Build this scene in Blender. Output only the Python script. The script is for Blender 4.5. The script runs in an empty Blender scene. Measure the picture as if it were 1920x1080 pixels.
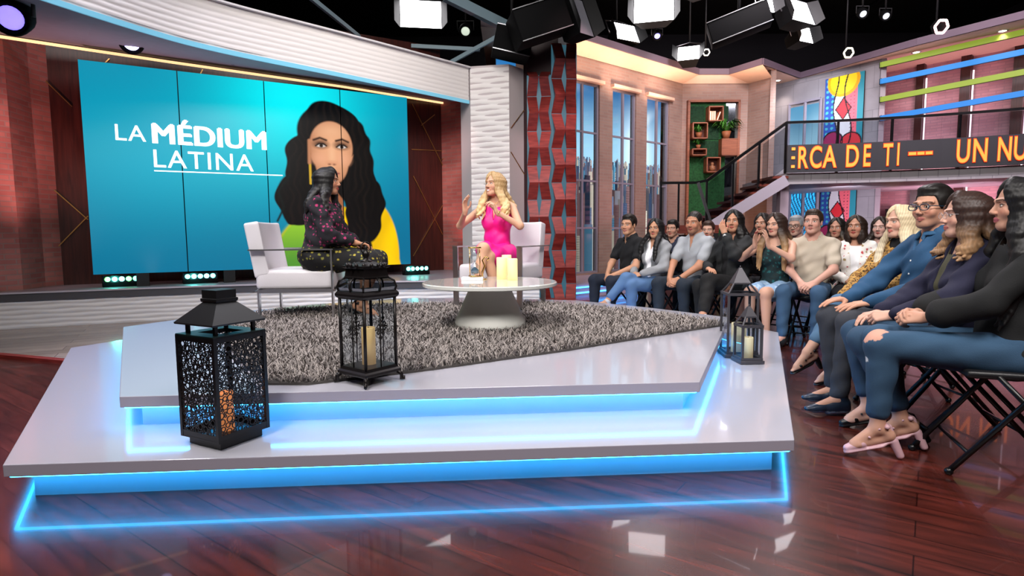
import bpy, bmesh, math, random
import numpy as np
from mathutils import Vector, Matrix
PI = math.pi
SC = bpy.context.scene
COL = SC.collection
# ------------------------------------------------------------------ camera
CAMH, FPX, PITCH, ROLL = 1.05, 1100.0, math.atan(100/1100), math.radians(0.45)
cd = bpy.data.cameras.new('camera'); cam = bpy.data.objects.new('camera', cd); COL.objects.link(cam)
cd.sensor_width = 36; cd.lens = 36*FPX/1920; cd.clip_start = .05; cd.clip_end = 100
cam.matrix_world = Matrix.Translation((0, 0, CAMH)) @ Matrix.Rotation(PI/2-PITCH, 4, 'X') @ Matrix.Rotation(-ROLL, 4, 'Z')
SC.camera = cam
# ------------------------------------------------------------------ world, exposure
SC.view_settings.view_transform = 'Standard'; SC.view_settings.look = 'None'
SC.view_settings.gamma = 1; SC.view_settings.exposure = 0.0; SC.view_settings.use_curve_mapping = False
SC.cycles.max_bounces = 7; SC.cycles.diffuse_bounces = 3; SC.cycles.glossy_bounces = 4
SC.cycles.transmission_bounces = 6; SC.cycles.transparent_max_bounces = 16
SC.cycles.caustics_reflective = False; SC.cycles.caustics_refractive = False
W = bpy.data.worlds.new('studio'); SC.world = W; W.use_nodes = True
W.node_tree.nodes['Background'].inputs[0].default_value = (.5, .48, .6, 1)
W.node_tree.nodes['Background'].inputs[1].default_value = .09
def area(name, loc, target, size, power, col=(1, 1, 1), spread=None, sy=None):
    l = bpy.data.lights.new(name, 'AREA'); l.energy = power; l.color = col; l.size = size
    if sy: l.shape = 'RECTANGLE'; l.size_y = sy
    if spread: l.spread = math.radians(spread)
    o = bpy.data.objects.new(name, l); COL.objects.link(o); o.location = loc
    o.rotation_euler = (Vector(target)-Vector(loc)).to_track_quat('-Z', 'Y').to_euler()
    return o
def spot(name, loc, target, power, col=(1, 1, 1), angle=60, blend=.6, r=.08):
    l = bpy.data.lights.new(name, 'SPOT'); l.energy = power; l.color = col; l.spot_size = math.radians(angle)
    l.spot_blend = blend; l.shadow_soft_size = r
    o = bpy.data.objects.new(name, l); COL.objects.link(o); o.location = loc
    o.rotation_euler = (Vector(target)-Vector(loc)).to_track_quat('-Z', 'Y').to_euler()
    return o
# studio key and back lights added overhead, out of view, to light stage and set
area('key_light', (-1.8, -.6, 5.2), (-.6, 5.2, .8), 1.6, 125, (1, .95, .9), 110)
area('key_light', (2.0, -.6, 5.2), (2.2, 5.2, .8), 1.6, 130, (1, .95, .92), 110)
area('key_light', (-2.6, 2.4, 5.6), (2.6, 5.2, .8), 1.2, 82, (1, .95, .9), 110)
area('top_light', (0, 6.0, 6.0), (0, 5.2, 0), 1.8, 60, (.95, .93, 1), 120)
area('top_light', (3.2, 7.2, 5.6), (3.0, 4.8, .8), 1.2, 75, (1, .92, .95), 110)
area('top_light', (-3.8, 4.6, 5.6), (-3.8, 5.6, 0), 1.2, 95, (.9, .88, 1), 110)
area('set_light', (4.0, 8.5, 6.2), (5.5, 13.2, 2.6), 1.6, 230, (1, .9, .95), 120)
area('set_light', (7.6, 7.5, 6.0), (8.0, 12, 2.0), 1.6, 120, (1, .85, .95), 120)
spot('blue_wash', (-6.0, 5.6, 3.6), (-2.7, 4.3, .2), 260, (.35, .35, 1), 40)
spot('blue_wash', (-4.6, 7.0, 3.7), (-1.9, 5.2, .3), 160, (.4, .3, 1), 36)
# ------------------------------------------------------------------ pixel <-> place helpers
def _ray(x, y):
    u = (x-960)/FPX; v = -(y-540)/FPX
    c, s = math.cos(ROLL), math.sin(ROLL)
    u2 = u*c+v*s; v2 = -u*s+v*c
    cp, sp = math.cos(PITCH), math.sin(PITCH)
    return Vector((u2, cp+v2*sp, -sp+v2*cp))
def at(x, y, z):
    r = _ray(x, y); return Vector((0, 0, CAMH))+r*((z-CAMH)/r.z)
def atd(x, y, d):
    r = _ray(x, y); return Vector((0, 0, CAMH))+r*(d/r.y)
def onw(x, y, A, B):
    """where the sight line through (x,y) meets the upright plane over the plan line A-B"""
    r = _ray(x, y); ax, ay = A; dx, dy = B[0]-ax, B[1]-ay
    n = (-dy, dx); t = (n[0]*ax+n[1]*ay)/(n[0]*r.x+n[1]*r.y)
    return Vector((0, 0, CAMH))+r*t
# ------------------------------------------------------------------ materials
def lin(c):
    if isinstance(c, str):
        c = [int(c[i:i+2], 16)/255 for i in (0, 2, 4)]
        return tuple(((x+.055)/1.055)**2.4 if x > .04045 else x/12.92 for x in c)
    return tuple(c[:3])
def M(name, col='808080', rough=.5, metal=0., emit=None, es=1., var=0., vs=8., bump=0., bs=60., alpha=1., trans=0., coat=0., sheen=0., ior=1.45, attr=False, spec=.5, sub=0., stretch=None):
    m = bpy.data.materials.new(name); m.use_nodes = True; nt = m.node_tree; N = nt.nodes; L = nt.links
    b = N['Principled BSDF']; c = lin(col)
    b.inputs['Base Color'].default_value = (*c, 1); b.inputs['Roughness'].default_value = rough
    b.inputs['Metallic'].default_value = metal; b.inputs['Alpha'].default_value = alpha
    b.inputs['Transmission Weight'].default_value = trans; b.inputs['Coat Weight'].default_value = coat
    b.inputs['Sheen Weight'].default_value = sheen; b.inputs['IOR'].default_value = ior
    b.inputs['Specular IOR Level'].default_value = spec
    if sub: b.inputs['Subsurface Weight'].default_value = sub; b.inputs['Subsurface Radius'].default_value = (.02, .008, .004); b.inputs['Subsurface Scale'].default_value = 1
    src = None
    if attr:
        a = N.new('ShaderNodeAttribute'); a.attribute_name = 'Col'; src = a.outputs['Color']
    if var or bump:
        tc = N.new('ShaderNodeTexCoord'); mp = N.new('ShaderNodeMapping'); L.new(tc.outputs['Object'], mp.inputs[0])
        if stretch: mp.inputs['Scale'].default_value = stretch
    if var:
        n = N.new('ShaderNodeTexNoise'); n.inputs['Scale'].default_value = vs; n.inputs['Detail'].default_value = 5; L.new(mp.outputs[0], n.inputs['Vector'])
        r = N.new('ShaderNodeMapRange'); L.new(n.outputs['Fac'], r.inputs['Value'])
        r.inputs['From Min'].default_value = .25; r.inputs['From Max'].default_value = .75; r.inputs['To Min'].default_value = 1-var; r.inputs['To Max'].default_value = 1+var
        x = N.new('ShaderNodeVectorMath'); x.operation = 'SCALE'; x.inputs[0].default_value = c
        if src: L.new(src, x.inputs[0])
        L.new(r.outputs[0], x.inputs['Scale']); src = x.outputs[0]
    if src: L.new(src, b.inputs['Base Color'])
    if bump:
        n = N.new('ShaderNodeTexNoise'); n.inputs['Scale'].default_value = bs; n.inputs['Detail'].default_value = 4; L.new(mp.outputs[0], n.inputs['Vector'])
        bp = N.new('ShaderNodeBump'); bp.inputs['Strength'].default_value = bump; bp.inputs['Distance'].default_value = .01
        L.new(n.outputs['Fac'], bp.inputs['Height']); L.new(bp.outputs[0], b.inputs['Normal'])
    if emit is not None:
        b.inputs['Emission Strength'].default_value = es; b.inputs['Emission Color'].default_value = (*lin(emit), 1)
    return m
def glass_mat(name, tint='e8eef2', a=.12, rough=.02):
    """thin pane: mostly clear with a reflection that grows at grazing angles"""
    m = bpy.data.materials.new(name); m.use_nodes = True; nt = m.node_tree; N = nt.nodes; L = nt.links
    N.remove(N['Principled BSDF']); o = N['Material Output']
    t = N.new('ShaderNodeBsdfTransparent'); t.inputs[0].default_value = (*lin(tint), 1)
    g = N.new('ShaderNodeBsdfGlossy'); g.inputs['Roughness'].default_value = rough
    f = N.new('ShaderNodeFresnel'); f.inputs['IOR'].default_value = 1.5
    ad = N.new('ShaderNodeMath'); ad.operation = 'ADD'; ad.inputs[1].default_value = a; L.new(f.outputs[0], ad.inputs[0])
    ge = N.new('ShaderNodeNewGeometry'); iv = N.new('ShaderNodeMath'); iv.operation = 'SUBTRACT'; iv.inputs[0].default_value = 1; L.new(ge.outputs['Backfacing'], iv.inputs[1])
    mu = N.new('ShaderNodeMath'); mu.operation = 'MULTIPLY'; L.new(ad.outputs[0], mu.inputs[0]); L.new(iv.outputs[0], mu.inputs[1]); ad = mu
    x = N.new('ShaderNodeMixShader'); L.new(ad.outputs[0], x.inputs[0]); L.new(t.outputs[0], x.inputs[1]); L.new(g.outputs[0], x.inputs[2]); L.new(x.outputs[0], o.inputs[0])
    return m
def brick_mat(name, c1, c2, mortar, scale=1., w=.22, h=.07, bump=.6, rough=.75, ms=.008, var=.25):
    m = M(name, c1, rough); nt = m.node_tree; N = nt.nodes; L = nt.links; b = N['Principled BSDF']
    uv = N.new('ShaderNodeUVMap'); br = N.new('ShaderNodeTexBrick'); L.new(uv.outputs[0], br.inputs['Vector'])
    br.inputs['Scale'].default_value = scale; br.inputs['Color1'].default_value = (*lin(c1), 1); br.inputs['Color2'].default_value = (*lin(c2), 1)
    br.inputs['Mortar'].default_value = (*lin(mortar), 1); br.inputs['Mortar Size'].default_value = ms; br.inputs['Brick Width'].default_value = w; br.inputs['Row Height'].default_value = h
    n = N.new('ShaderNodeTexNoise'); n.inputs['Scale'].default_value = 2.2; n.inputs['Detail'].default_value = 6; L.new(uv.outputs[0], n.inputs['Vector'])
    r = N.new('ShaderNodeMapRange'); L.new(n.outputs['Fac'], r.inputs['Value']); r.inputs['From Min'].default_value = .3; r.inputs['From Max'].default_value = .7
    r.inputs['To Min'].default_value = 1-var; r.inputs['To Max'].default_value = 1+var
    x = N.new('ShaderNodeVectorMath'); x.operation = 'SCALE'; L.new(br.outputs['Color'], x.inputs[0]); L.new(r.outputs[0], x.inputs['Scale']); L.new(x.outputs[0], b.inputs['Base Color'])
    bp = N.new('ShaderNodeBump'); bp.inputs['Strength'].default_value = bump; bp.inputs['Distance'].default_value = .01; bp.invert = True
    L.new(br.outputs['Fac'], bp.inputs['Height']); L.new(bp.outputs[0], b.inputs['Normal'])
    return m
def wood_mat(name, c1, c2, rough=.3, pw=0., pl=1.2, rot=0., coat=0., gs=(.6, 9, 1), jc='1a0806', spec=.5):
    """grain along x of the UVs; with pw set, boards pw wide"""
    m = M(name, c1, rough, coat=coat, spec=spec); nt = m.node_tree; N = nt.nodes; L = nt.links; b = N['Principled BSDF']
    uv = N.new('ShaderNodeUVMap'); mp = N.new('ShaderNodeMapping'); mp.inputs['Rotation'].default_value = (0, 0, rot); L.new(uv.outputs[0], mp.inputs[0])
    g = N.new('ShaderNodeMapping'); g.inputs['Scale'].default_value = gs; L.new(mp.outputs[0], g.inputs[0])
    n = N.new('ShaderNodeTexNoise'); n.inputs['Scale'].default_value = 4; n.inputs['Detail'].default_value = 8; n.inputs['Distortion'].default_value = .6; L.new(g.outputs[0], n.inputs['Vector'])
    cr = N.new('ShaderNodeValToRGB'); cr.color_ramp.elements[0].position = .3; cr.color_ramp.elements[1].position = .72
    cr.color_ramp.elements[0].color = (*lin(c2), 1); cr.color_ramp.elements[1].color = (*lin(c1), 1); L.new(n.outputs['Fac'], cr.inputs[0])
    out = cr.outputs[0]
    if pw:
        br = N.new('ShaderNodeTexBrick'); L.new(mp.outputs[0], br.inputs['Vector']); br.inputs['Scale'].default_value = 1
        br.inputs['Brick Width'].default_value = pl; br.inputs['Row Height'].default_value = pw; br.inputs['Mortar Size'].default_value = .0025
        br.inputs['Color1'].default_value = (1, 1, 1, 1); br.inputs['Color2'].default_value = (.62, .6, .58, 1); br.inputs['Mortar'].default_value = (.22, .16, .15, 1)
        x = N.new('ShaderNodeMix'); x.data_type = 'RGBA'; x.blend_type = 'MULTIPLY'; x.inputs[0].default_value = 1
        L.new(out, x.inputs[6]); L.new(br.outputs['Color'], x.inputs[7]); out = x.outputs[2]
    L.new(out, b.inputs['Base Color'])
    return m
def attr_emit(name, s=1., rough=.3):
    m = M(name, '050505', rough); nt = m.node_tree; a = nt.nodes.new('ShaderNodeAttribute'); a.attribute_name = 'Col'
    b = nt.nodes['Principled BSDF']; nt.links.new(a.outputs['Color'], b.inputs['Emission Color']); b.inputs['Emission Strength'].default_value = s
    return m
# ------------------------------------------------------------------ mesh builder
class MB:
    def __init__(s): s.v = []; s.f = []; s.m = []; s.sm = []
    def add(s, vs, fs, mi=0, smooth=False, mat=None):
        b = len(s.v)
        if mat is not None: vs = [mat @ Vector(v) for v in vs]
        s.v.extend([tuple(v) for v in vs])
        for f in fs: s.f.append(tuple(b+i for i in f)); s.m.append(mi); s.sm.append(smooth)
        return s
    def box(s, c, size, rz=0., mi=0, mat=None, taper=1.):
        x, y, z = [q/2 for q in size]
        vs = []
        for k in (-1, 1):
            t = taper if k > 0 else 1.
            for (i, j) in ((-1, -1), (1, -1), (1, 1), (-1, 1)): vs.append((i*x*t, j*y*t, k*z))
        T = Matrix.Translation(c) @ Matrix.Rotation(rz, 4, 'Z')
        if mat is not None: T = mat @ T
        return s.add(vs, [(0, 3, 2, 1), (4, 5, 6, 7), (0, 1, 5, 4), (1, 2, 6, 5), (2, 3, 7, 6), (3, 0, 4, 7)], mi, mat=T)
    def rbox(s, c, size, r=.02, rz=0., mi=0, mat=None, seg=3, nrm=None):
        bm = bmesh.new(); bmesh.ops.create_cube(bm, size=1); bmesh.ops.scale(bm, vec=size, verts=bm.verts)
        bmesh.ops.bevel(bm, geom=bm.edges[:], offset=r, segments=seg, profile=.5, affect='EDGES')
        if nrm: nrm(bm)
        T = Matrix.Translation(c) @ Matrix.Rotation(rz, 4, 'Z')
        if mat is not None: T = mat @ T
        bm.verts.index_update()
        s.add([v.co.copy() for v in bm.verts], [[v.index for v in f.verts] for f in bm.faces], mi, True, T); bm.free(); return s
    def prism(s, poly, z0, z1, mi=0, mside=None):
        n = len(poly); a = sum(poly[i][0]*poly[(i+1) % n][1]-poly[(i+1) % n][0]*poly[i][1] for i in range(n))
        if a < 0: poly = poly[::-1]
        vs = [(p[0], p[1], z0) for p in poly]+[(p[0], p[1], z1) for p in poly]
        s.add(vs, [tuple(range(n))[::-1], tuple(range(n, 2*n))], mi)
        b = len(s.v)-2*n
        for i in range(n):
            j = (i+1) % n; s.f.append((b+i, b+j, b+n+j, b+n+i)); s.m.append(mi if mside is None else mside); s.sm.append(False)
        return s
    def tube(s, pts, r, n=8, mi=0, closed=False, smooth=True, caps=True, mat=None, flat=None):
        """sweep along points; r a number or list; flat=(w,h,up) gives a flat bar"""
        P = [Vector(p) for p in pts]; k = len(P); rr = r if isinstance(r, (list, tuple)) else [r]*k
        vs = []; T0 = None; nprev = None
        for i, p in enumerate(P):
            if closed: t = (P[(i+1) % k]-P[i-1]).normalized()
            else: t = ((P[min(i+1, k-1)]-P[max(i-1, 0)])).normalized()
            if nprev is None:
                up = Vector((0, 0, 1)) if abs(t.z) < .9 else Vector((1, 0, 0))
                nn = up.cross(t).normalized()
            else:
                nn = (nprev-t*nprev.dot(t)).normalized()
            nprev = nn; bb = t.cross(nn)
            for j in range(n):
                a = 2*PI*j/n; vs.append(p+(nn*math.cos(a)+bb*math.sin(a))*rr[i])
        fs = []
        for i in range(k if closed else k-1):
            for j in range(n):
                a = i*n+j; b = i*n+(j+1) % n; c = ((i+1) % k)*n+(j+1) % n; d = ((i+1) % k)*n+j
                fs.append((a, b, c, d))
        if caps and not closed: fs += [tuple(range(n))[::-1], tuple(range((k-1)*n, k*n))]
        return s.add(vs, fs, mi, smooth and n > 4, mat)
    def bar(s, p, q, w, h, mi=0, up=(0, 0, 1), mat=None):
        p, q = Vector(p), Vector(q); t = (q-p).normalized(); up = Vector(up)
        if abs(t.dot(up)) > .98: up = Vector((0, 1, 0)) if abs(t.y) < .9 else Vector((1, 0, 0))
        a = t.cross(up).normalized(); b = a.cross(t)
        vs = [o+a*(i*w/2)+b*(j*h/2) for o in (p, q) for (i, j) in ((-1, -1), (1, -1), (1, 1), (-1, 1))]
        return s.add(vs, [(0, 1, 2, 3), (4, 7, 6, 5), (0, 4, 5, 1), (1, 5, 6, 2), (2, 6, 7, 3), (3, 7, 4, 0)], mi, mat=mat)
    def lathe(s, prof, c=(0, 0, 0), n=32, mi=0, smooth=True, rot=0., mat=None, sx=1., sy=1.):
        vs = []; k = len(prof)
        for (r, z) in prof:
            for j in range(n):
                a = rot+2*PI*j/n; vs.append((c[0]+r*math.cos(a)*sx, c[1]+r*math.sin(a)*sy, c[2]+z))
        fs = [(i*n+j, i*n+(j+1) % n, (i+1)*n+(j+1) % n, (i+1)*n+j) for i in range(k-1) for j in range(n)]
        if prof[0][0] > 1e-5: fs.append(tuple(range(n))[::-1])
        if prof[-1][0] > 1e-5: fs.append(tuple(range((k-1)*n, k*n)))
        return s.add(vs, fs, mi, smooth, mat)
    def ball(s, c, r, n=12, mi=0, mat=None):
        r3 = r if isinstance(r, (tuple, list)) else (r, r, r)
        T = Matrix.Translation(c) @ Matrix.Diagonal((*r3, 1))
        if mat is not None: T = mat @ T
        return s.lathe([(max(1e-6, math.sin(PI*i/n)), -math.cos(PI*i/n)) for i in range(n+1)], n=2*n, mi=mi, mat=T)
    def build(s, name, mats, parent=None, uv=True, bevel=0.):
        me = bpy.data.meshes.new(name); me.from_pydata(s.v, [], s.f)
        mats = mats if isinstance(mats, (list, tuple)) else [mats]
        for m in mats: me.materials.append(m)
        me.polygons.foreach_set('material_index', s.m); me.polygons.foreach_set('use_smooth', s.sm)
        if uv: uvmap(me)
        me.update(); o = bpy.data.objects.new(name, me); COL.objects.link(o)
        if parent is not None: o.parent = parent
        if bevel:
            bv = o.modifiers.new('bevel', 'BEVEL'); bv.width = bevel; bv.segments = 2; bv.limit_method = 'ANGLE'
        return o
def uvmap(me):
    me.uv_layers.new(name='UVMap'); nl = len(me.loops)
    co = np.empty(len(me.vertices)*3); me.vertices.foreach_get('co', co); co = co.reshape(-1, 3)
    vi = np.empty(nl, int); me.loops.foreach_get('vertex_index', vi)
    npoly = len(me.polygons); nrm = np.empty(npoly*3); me.polygons.foreach_get('normal', nrm); nrm = nrm.reshape(-1, 3)
    tot = np.empty(npoly, int); me.polygons.foreach_get('loop_total', tot)
    N = np.repeat(nrm, tot, axis=0); P = co[vi]
    t = np.stack([-N[:, 1], N[:, 0], np.zeros(nl)], 1); ln = np.linalg.norm(t, axis=1); flat = np.abs(N[:, 2]) > .7
    t = t/np.maximum(ln, 1e-6)[:, None]
    u = np.where(flat, P[:, 0], (P*t).sum(1)); v = np.where(flat, P[:, 1], P[:, 2])
    me.uv_layers[0].data.foreach_set('uv', np.stack([u, v], 1).ravel())
def tag(o, label=None, cat=None, group=None, kind=None):
    if label: o['label'] = label
    if cat: o['category'] = cat
    if group: o['group'] = group
    if kind: o['kind'] = kind
    return o
def empty(name, loc=(0, 0, 0), rz=0., label=None, cat=None, group=None):
    o = bpy.data.objects.new(name, None); COL.objects.link(o); o.location = loc; o.rotation_euler = (0, 0, rz); o.empty_display_size = .1
    return tag(o, label, cat, group)
def struct(o): o['kind'] = 'structure'; return o
def kids(o): return [c for c in COL.objects if c.parent == o]
def copy_tree(o, label=None, parent=None):
    c = o.copy(); COL.objects.link(c)
    if parent is not None: c.parent = parent
    if label: c['label'] = label
    for ch in kids(o): copy_tree(ch, None, c)
    return c
def grid_mesh(name, P, mats, parent=None, cols=None, smooth=True, back=None):
    """P: (ny,nx,3) array of points"""
    ny, nx = P.shape[:2]; i = np.arange(ny*nx).reshape(ny, nx)
    F = np.stack([i[:-1, :-1], i[:-1, 1:], i[1:, 1:], i[1:, :-1]], -1).reshape(-1, 4)
    me = bpy.data.meshes.new(name); me.from_pydata(P.reshape(-1, 3), [], F.tolist())
    for m in (mats if isinstance(mats, (list, tuple)) else [mats]): me.materials.append(m)
    if smooth: me.polygons.foreach_set('use_smooth', [True]*len(F))
    if cols is not None:
        a = me.color_attributes.new('Col', 'FLOAT_COLOR', 'POINT'); c = np.ones((ny*nx, 4)); c[:, :3] = cols.reshape(-1, 3); a.data.foreach_set('color', c.ravel())
    uvmap(me); o = bpy.data.objects.new(name, me); COL.objects.link(o)
    if parent is not None: o.parent = parent
    return o
def picture(name, O, ux, w, h, nx, ny, fn, mat, parent=None, thick=.02, mback=None):
    """upright flat picture with thickness: O lower left corner, ux its unit direction to the right (seen from the front)"""
    u = np.linspace(0, 1, nx); v = np.linspace(0, 1, ny); U, V = np.meshgrid(u, v)
    O = np.array(O); ux = np.array((ux[0], ux[1], 0.)); P = O+U[..., None]*w*ux+V[..., None]*h*np.array((0, 0, 1.))
    c = fn(U, V)
    o = grid_mesh(name, P, [mat], parent, c, smooth=False)
    me = o.data; nb = np.array((-ux[1], ux[0], 0))*thick
    b = MB(); q = [O, O+ux*w, O+ux*w+np.array((0, 0, h)), O+np.array((0, 0, h))]
    f = [p+nb*.04 for p in q]; k = [p+nb for p in q]
    b.add([Vector(p) for p in f+k], [(5, 4, 7, 6), (0, 4, 5, 1), (1, 5, 6, 2), (2, 6, 7, 3), (3, 7, 4, 0), (0, 1, 2, 3)])
    return o, b
def S01(x, a, b):
    t = np.clip((x-a)/(b-a), 0, 1); return t*t*(3-2*t)

def text_mesh(name, body, size, mat, parent, mtx, extrude=.001, offset=0., spacing=1., align='LEFT', bold=0.):
    """lettering turned into a mesh; bold thickens by overlaid shifted outlines"""
    cu = bpy.data.curves.new(name, 'FONT'); cu.body = body; cu.size = size; cu.extrude = extrude; cu.offset = offset; cu.space_character = spacing; cu.align_x = align; cu.resolution_u = 6
    t = bpy.data.objects.new(name, cu); COL.objects.link(t); dg = bpy.context.evaluated_depsgraph_get(); me = bpy.data.meshes.new_from_object(t.evaluated_get(dg))
    bpy.data.objects.remove(t); bpy.data.curves.remove(cu)
    if bold:
        bm = bmesh.new(); bm.from_mesh(me); src = bm.verts[:]+bm.edges[:]+bm.faces[:]
        for dx, dy in ((bold, 0), (bold*2, 0), (bold, bold*.8)):
            d = bmesh.ops.duplicate(bm, geom=src)['geom']; bmesh.ops.translate(bm, vec=(dx, dy, .0004*(1+dx*10+dy*20)), verts=[g for g in d if isinstance(g, bmesh.types.BMVert)])
        bm.to_mesh(me); bm.free()
    me.materials.clear(); me.materials.append(mat); me.name = name
    o = bpy.data.objects.new(name, me); COL.objects.link(o)
    if parent is not None: o.parent = parent
    o.matrix_local = mtx; return o
# ------------------------------------------------------------------ shared materials
m_brick = brick_mat('pale_brick', 'a08274', '94766a', '98847a', w=.26, h=.06, bump=.35, var=.12)
m_brick_pink = brick_mat('red_brick', 'b06c64', '9c5a54', '96706a', w=.24, h=.062, bump=.6, var=.25)
m_tile = brick_mat('concrete_tile', '8a868a', '918d92', '7a777c', w=.6, h=.45, bump=.3, ms=.006, rough=.6, var=.12)
m_slabtile = brick_mat('fascia_tile', 'b5b0b6', 'aaa5ac', '8a868c', w=.35, h=.5, bump=.2, ms=.006, rough=.5, var=.08)
m_white = M('white_laminate', 'b4b3be', .13, coat=.3)
m_fascia = M('grey_fascia', '9b97a6', .35)
m_wave = M('white_wave_panel', 'e0dbda', .45)
m_black = M('matte_black', '08080a', .6)
m_house = M('lamp_housing', '050506', .8, spec=.12)
m_blackgl = M('satin_black', '0c0c0e', .28)
m_ceil = M('black_ceiling', '040405', .9)
m_wood = wood_mat('dark_cherry_panel', '4a201a', '2c110e', .32, gs=(9, .5, 1))
m_woodred = wood_mat('red_wood', '9a3a34', '6a201f', .4, gs=(1, 7, 1))
m_gold = M('brass_inlay', 'c9985a', .3, 1)
m_steel = M('brushed_steel', '9a9a9e', .3, 1)
m_chrome = M('chrome', 'd4d2d4', .28, 1)
m_plaster = M('lilac_plaster', 'a898a4', .7, var=.05)
m_greysof = M('grey_soffit', '6c6672', .7, var=.05)
m_cream = M('cream_soffit', 'd8b49c', .7, var=.04)
m_frame = M('window_frame', '8a8490', .45)
m_tape = M('blue_led_tape', '20a0ff', .5, emit=(.03, .45, 1), es=20)
m_tape2 = M('blue_led_line', '20a0ff', .5, emit=(.05, .35, 1), es=6)
m_recess = M('recess_acrylic', 'c8d4e0', .25)
m_warmline = M('warm_led_line', 'ffcc99', .5, emit=(1, .62, .3), es=1.4)
m_lamp = M('lamp_face', 'ffffff', .5, emit=(1, .97, 1), es=12)
m_paint = M('painted_picture', '808080', .5, attr=True)
m_glass = glass_mat('clear_glass', a=.02)
m_railglass = glass_mat('railing_glass', 'd8dce0', a=.04)
# ------------------------------------------------------------------ floor and ceiling
m_floor = wood_mat('mahogany_floor', '662a22', '30140f', .25, pw=.14, pl=1.6, rot=.62, spec=.6, gs=(.7, 6, 1), coat=.25)
fl = MB().prism([(-14, -3), (14, -3), (14, 19), (-14, 19)], -.1, 0).build('floor', m_floor); struct(fl)
m_floor2 = wood_mat('pale_stage_floor', 'b0a096', '94847c', .25, pw=.2, pl=2.2, rot=-.5, gs=(.7, 6, 1))
arcp = [at(-60, 662, 0), at(60, 662, 0), at(135, 668, 0)]
f2 = MB().prism([(-7.5, 5.25), (-5.6, 5.35), (-4.6, 5.2), (-3.7, 4.9), (-3.2, 6.2), (-1.0, 7.9), (-7.5, 7.4)], 0, .008).build('floor_pale', m_floor2); struct(f2)
tr = MB()
arc = [(-7.5, 5.23), (-6.4, 5.34), (-5.6, 5.34), (-4.6, 5.19), (-3.75, 4.89)]
for a, b in zip(arc, arc[1:]): tr.bar((*a, .012), (*b, .012), .07, .024)
struct(tr.build('trim_floor_border', m_woodred))
struct(MB().prism([(-14, -3), (14, -3), (14, 19), (-14, 19)], 7.2, 7.3).build('ceiling', m_ceil))
for nm, a, b in (('wall_back', (-14, 18.9), (14, 18.9)), ('wall_left', (-13.9, -3), (-13.9, 19)), ('wall_right', (13.9, -3), (13.9, 19)), ('wall_front', (-14, -2.95), (14, -2.95))):
    struct(MB().bar((*a, 3.6), (*b, 3.6), .1, 7.2).build(nm, M('dark_studio_'+nm, '1c1a20', .9)))
# ------------------------------------------------------------------ the stepped stage
def inset(poly, d):
    n = len(poly); out = []
    a = sum(poly[i][0]*poly[(i+1) % n][1]-poly[(i+1) % n][0]*poly[i][1] for i in range(n)); sg = 1 if a > 0 else -1
    for i in range(n):
        p, q, r = Vector(poly[i-1]), Vector(poly[i]), Vector(poly[(i+1) % n])
        e1, e2 = (q-p).normalized(), (r-q).normalized()
        n1, n2 = Vector((-e1.y, e1.x))*sg, Vector((-e2.y, e2.x))*sg
        b = (n1+n2).normalized(); out.append(tuple(q+b*(d/max(.3, b.dot(n1)))))
    return out
LOW = [(-2.007, 2.234), (1.206, 2.445), (2.372, 5.177), (1.95, 6.2), (.75, 7.05), (-1.4, 7.3), (-3.0, 6.1), (-3.40, 5.06), (-3.584, 4.70)]
UPP = [(-1.806, 2.638), (.918, 2.826), (1.876, 5.031), (1.35, 5.75), (.706, 6.439), (-.3, 6.75), (-1.244, 6.80), (-2.0, 6.35), (-2.75, 5.6), (-3.184, 4.754)]
def tier(nm, poly, z0, z1, th, label, cat):
    r = empty(nm, (0, 0, 0), label=label, cat=cat)
    MB().prism(poly, z1-th, z1, 0, 1).build('top_slab', [m_white, m_fascia], r, bevel=.003)
    MB().prism(inset(poly, .085), z0, z1-th).build('recess_wall', m_recess, r)
    t = MB(); q = inset(poly, .022); n = len(q)
    for i in range(n):
        a, b = q[i], q[(i+1) % n]; t.bar((*a, z1-th-.004), (*b, z1-th-.004), .012, .007)
    t.build('led_strip', m_tape, r)
    return r
tier('stage_platform', LOW, 0, .164, .05, 'broad lower white stage step glowing blue underneath, standing on the wooden floor', 'stage')
tier('stage_platform', UPP, .164, .323, .052, 'smaller upper white stage step carrying the rug and chairs', 'stage')
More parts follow.
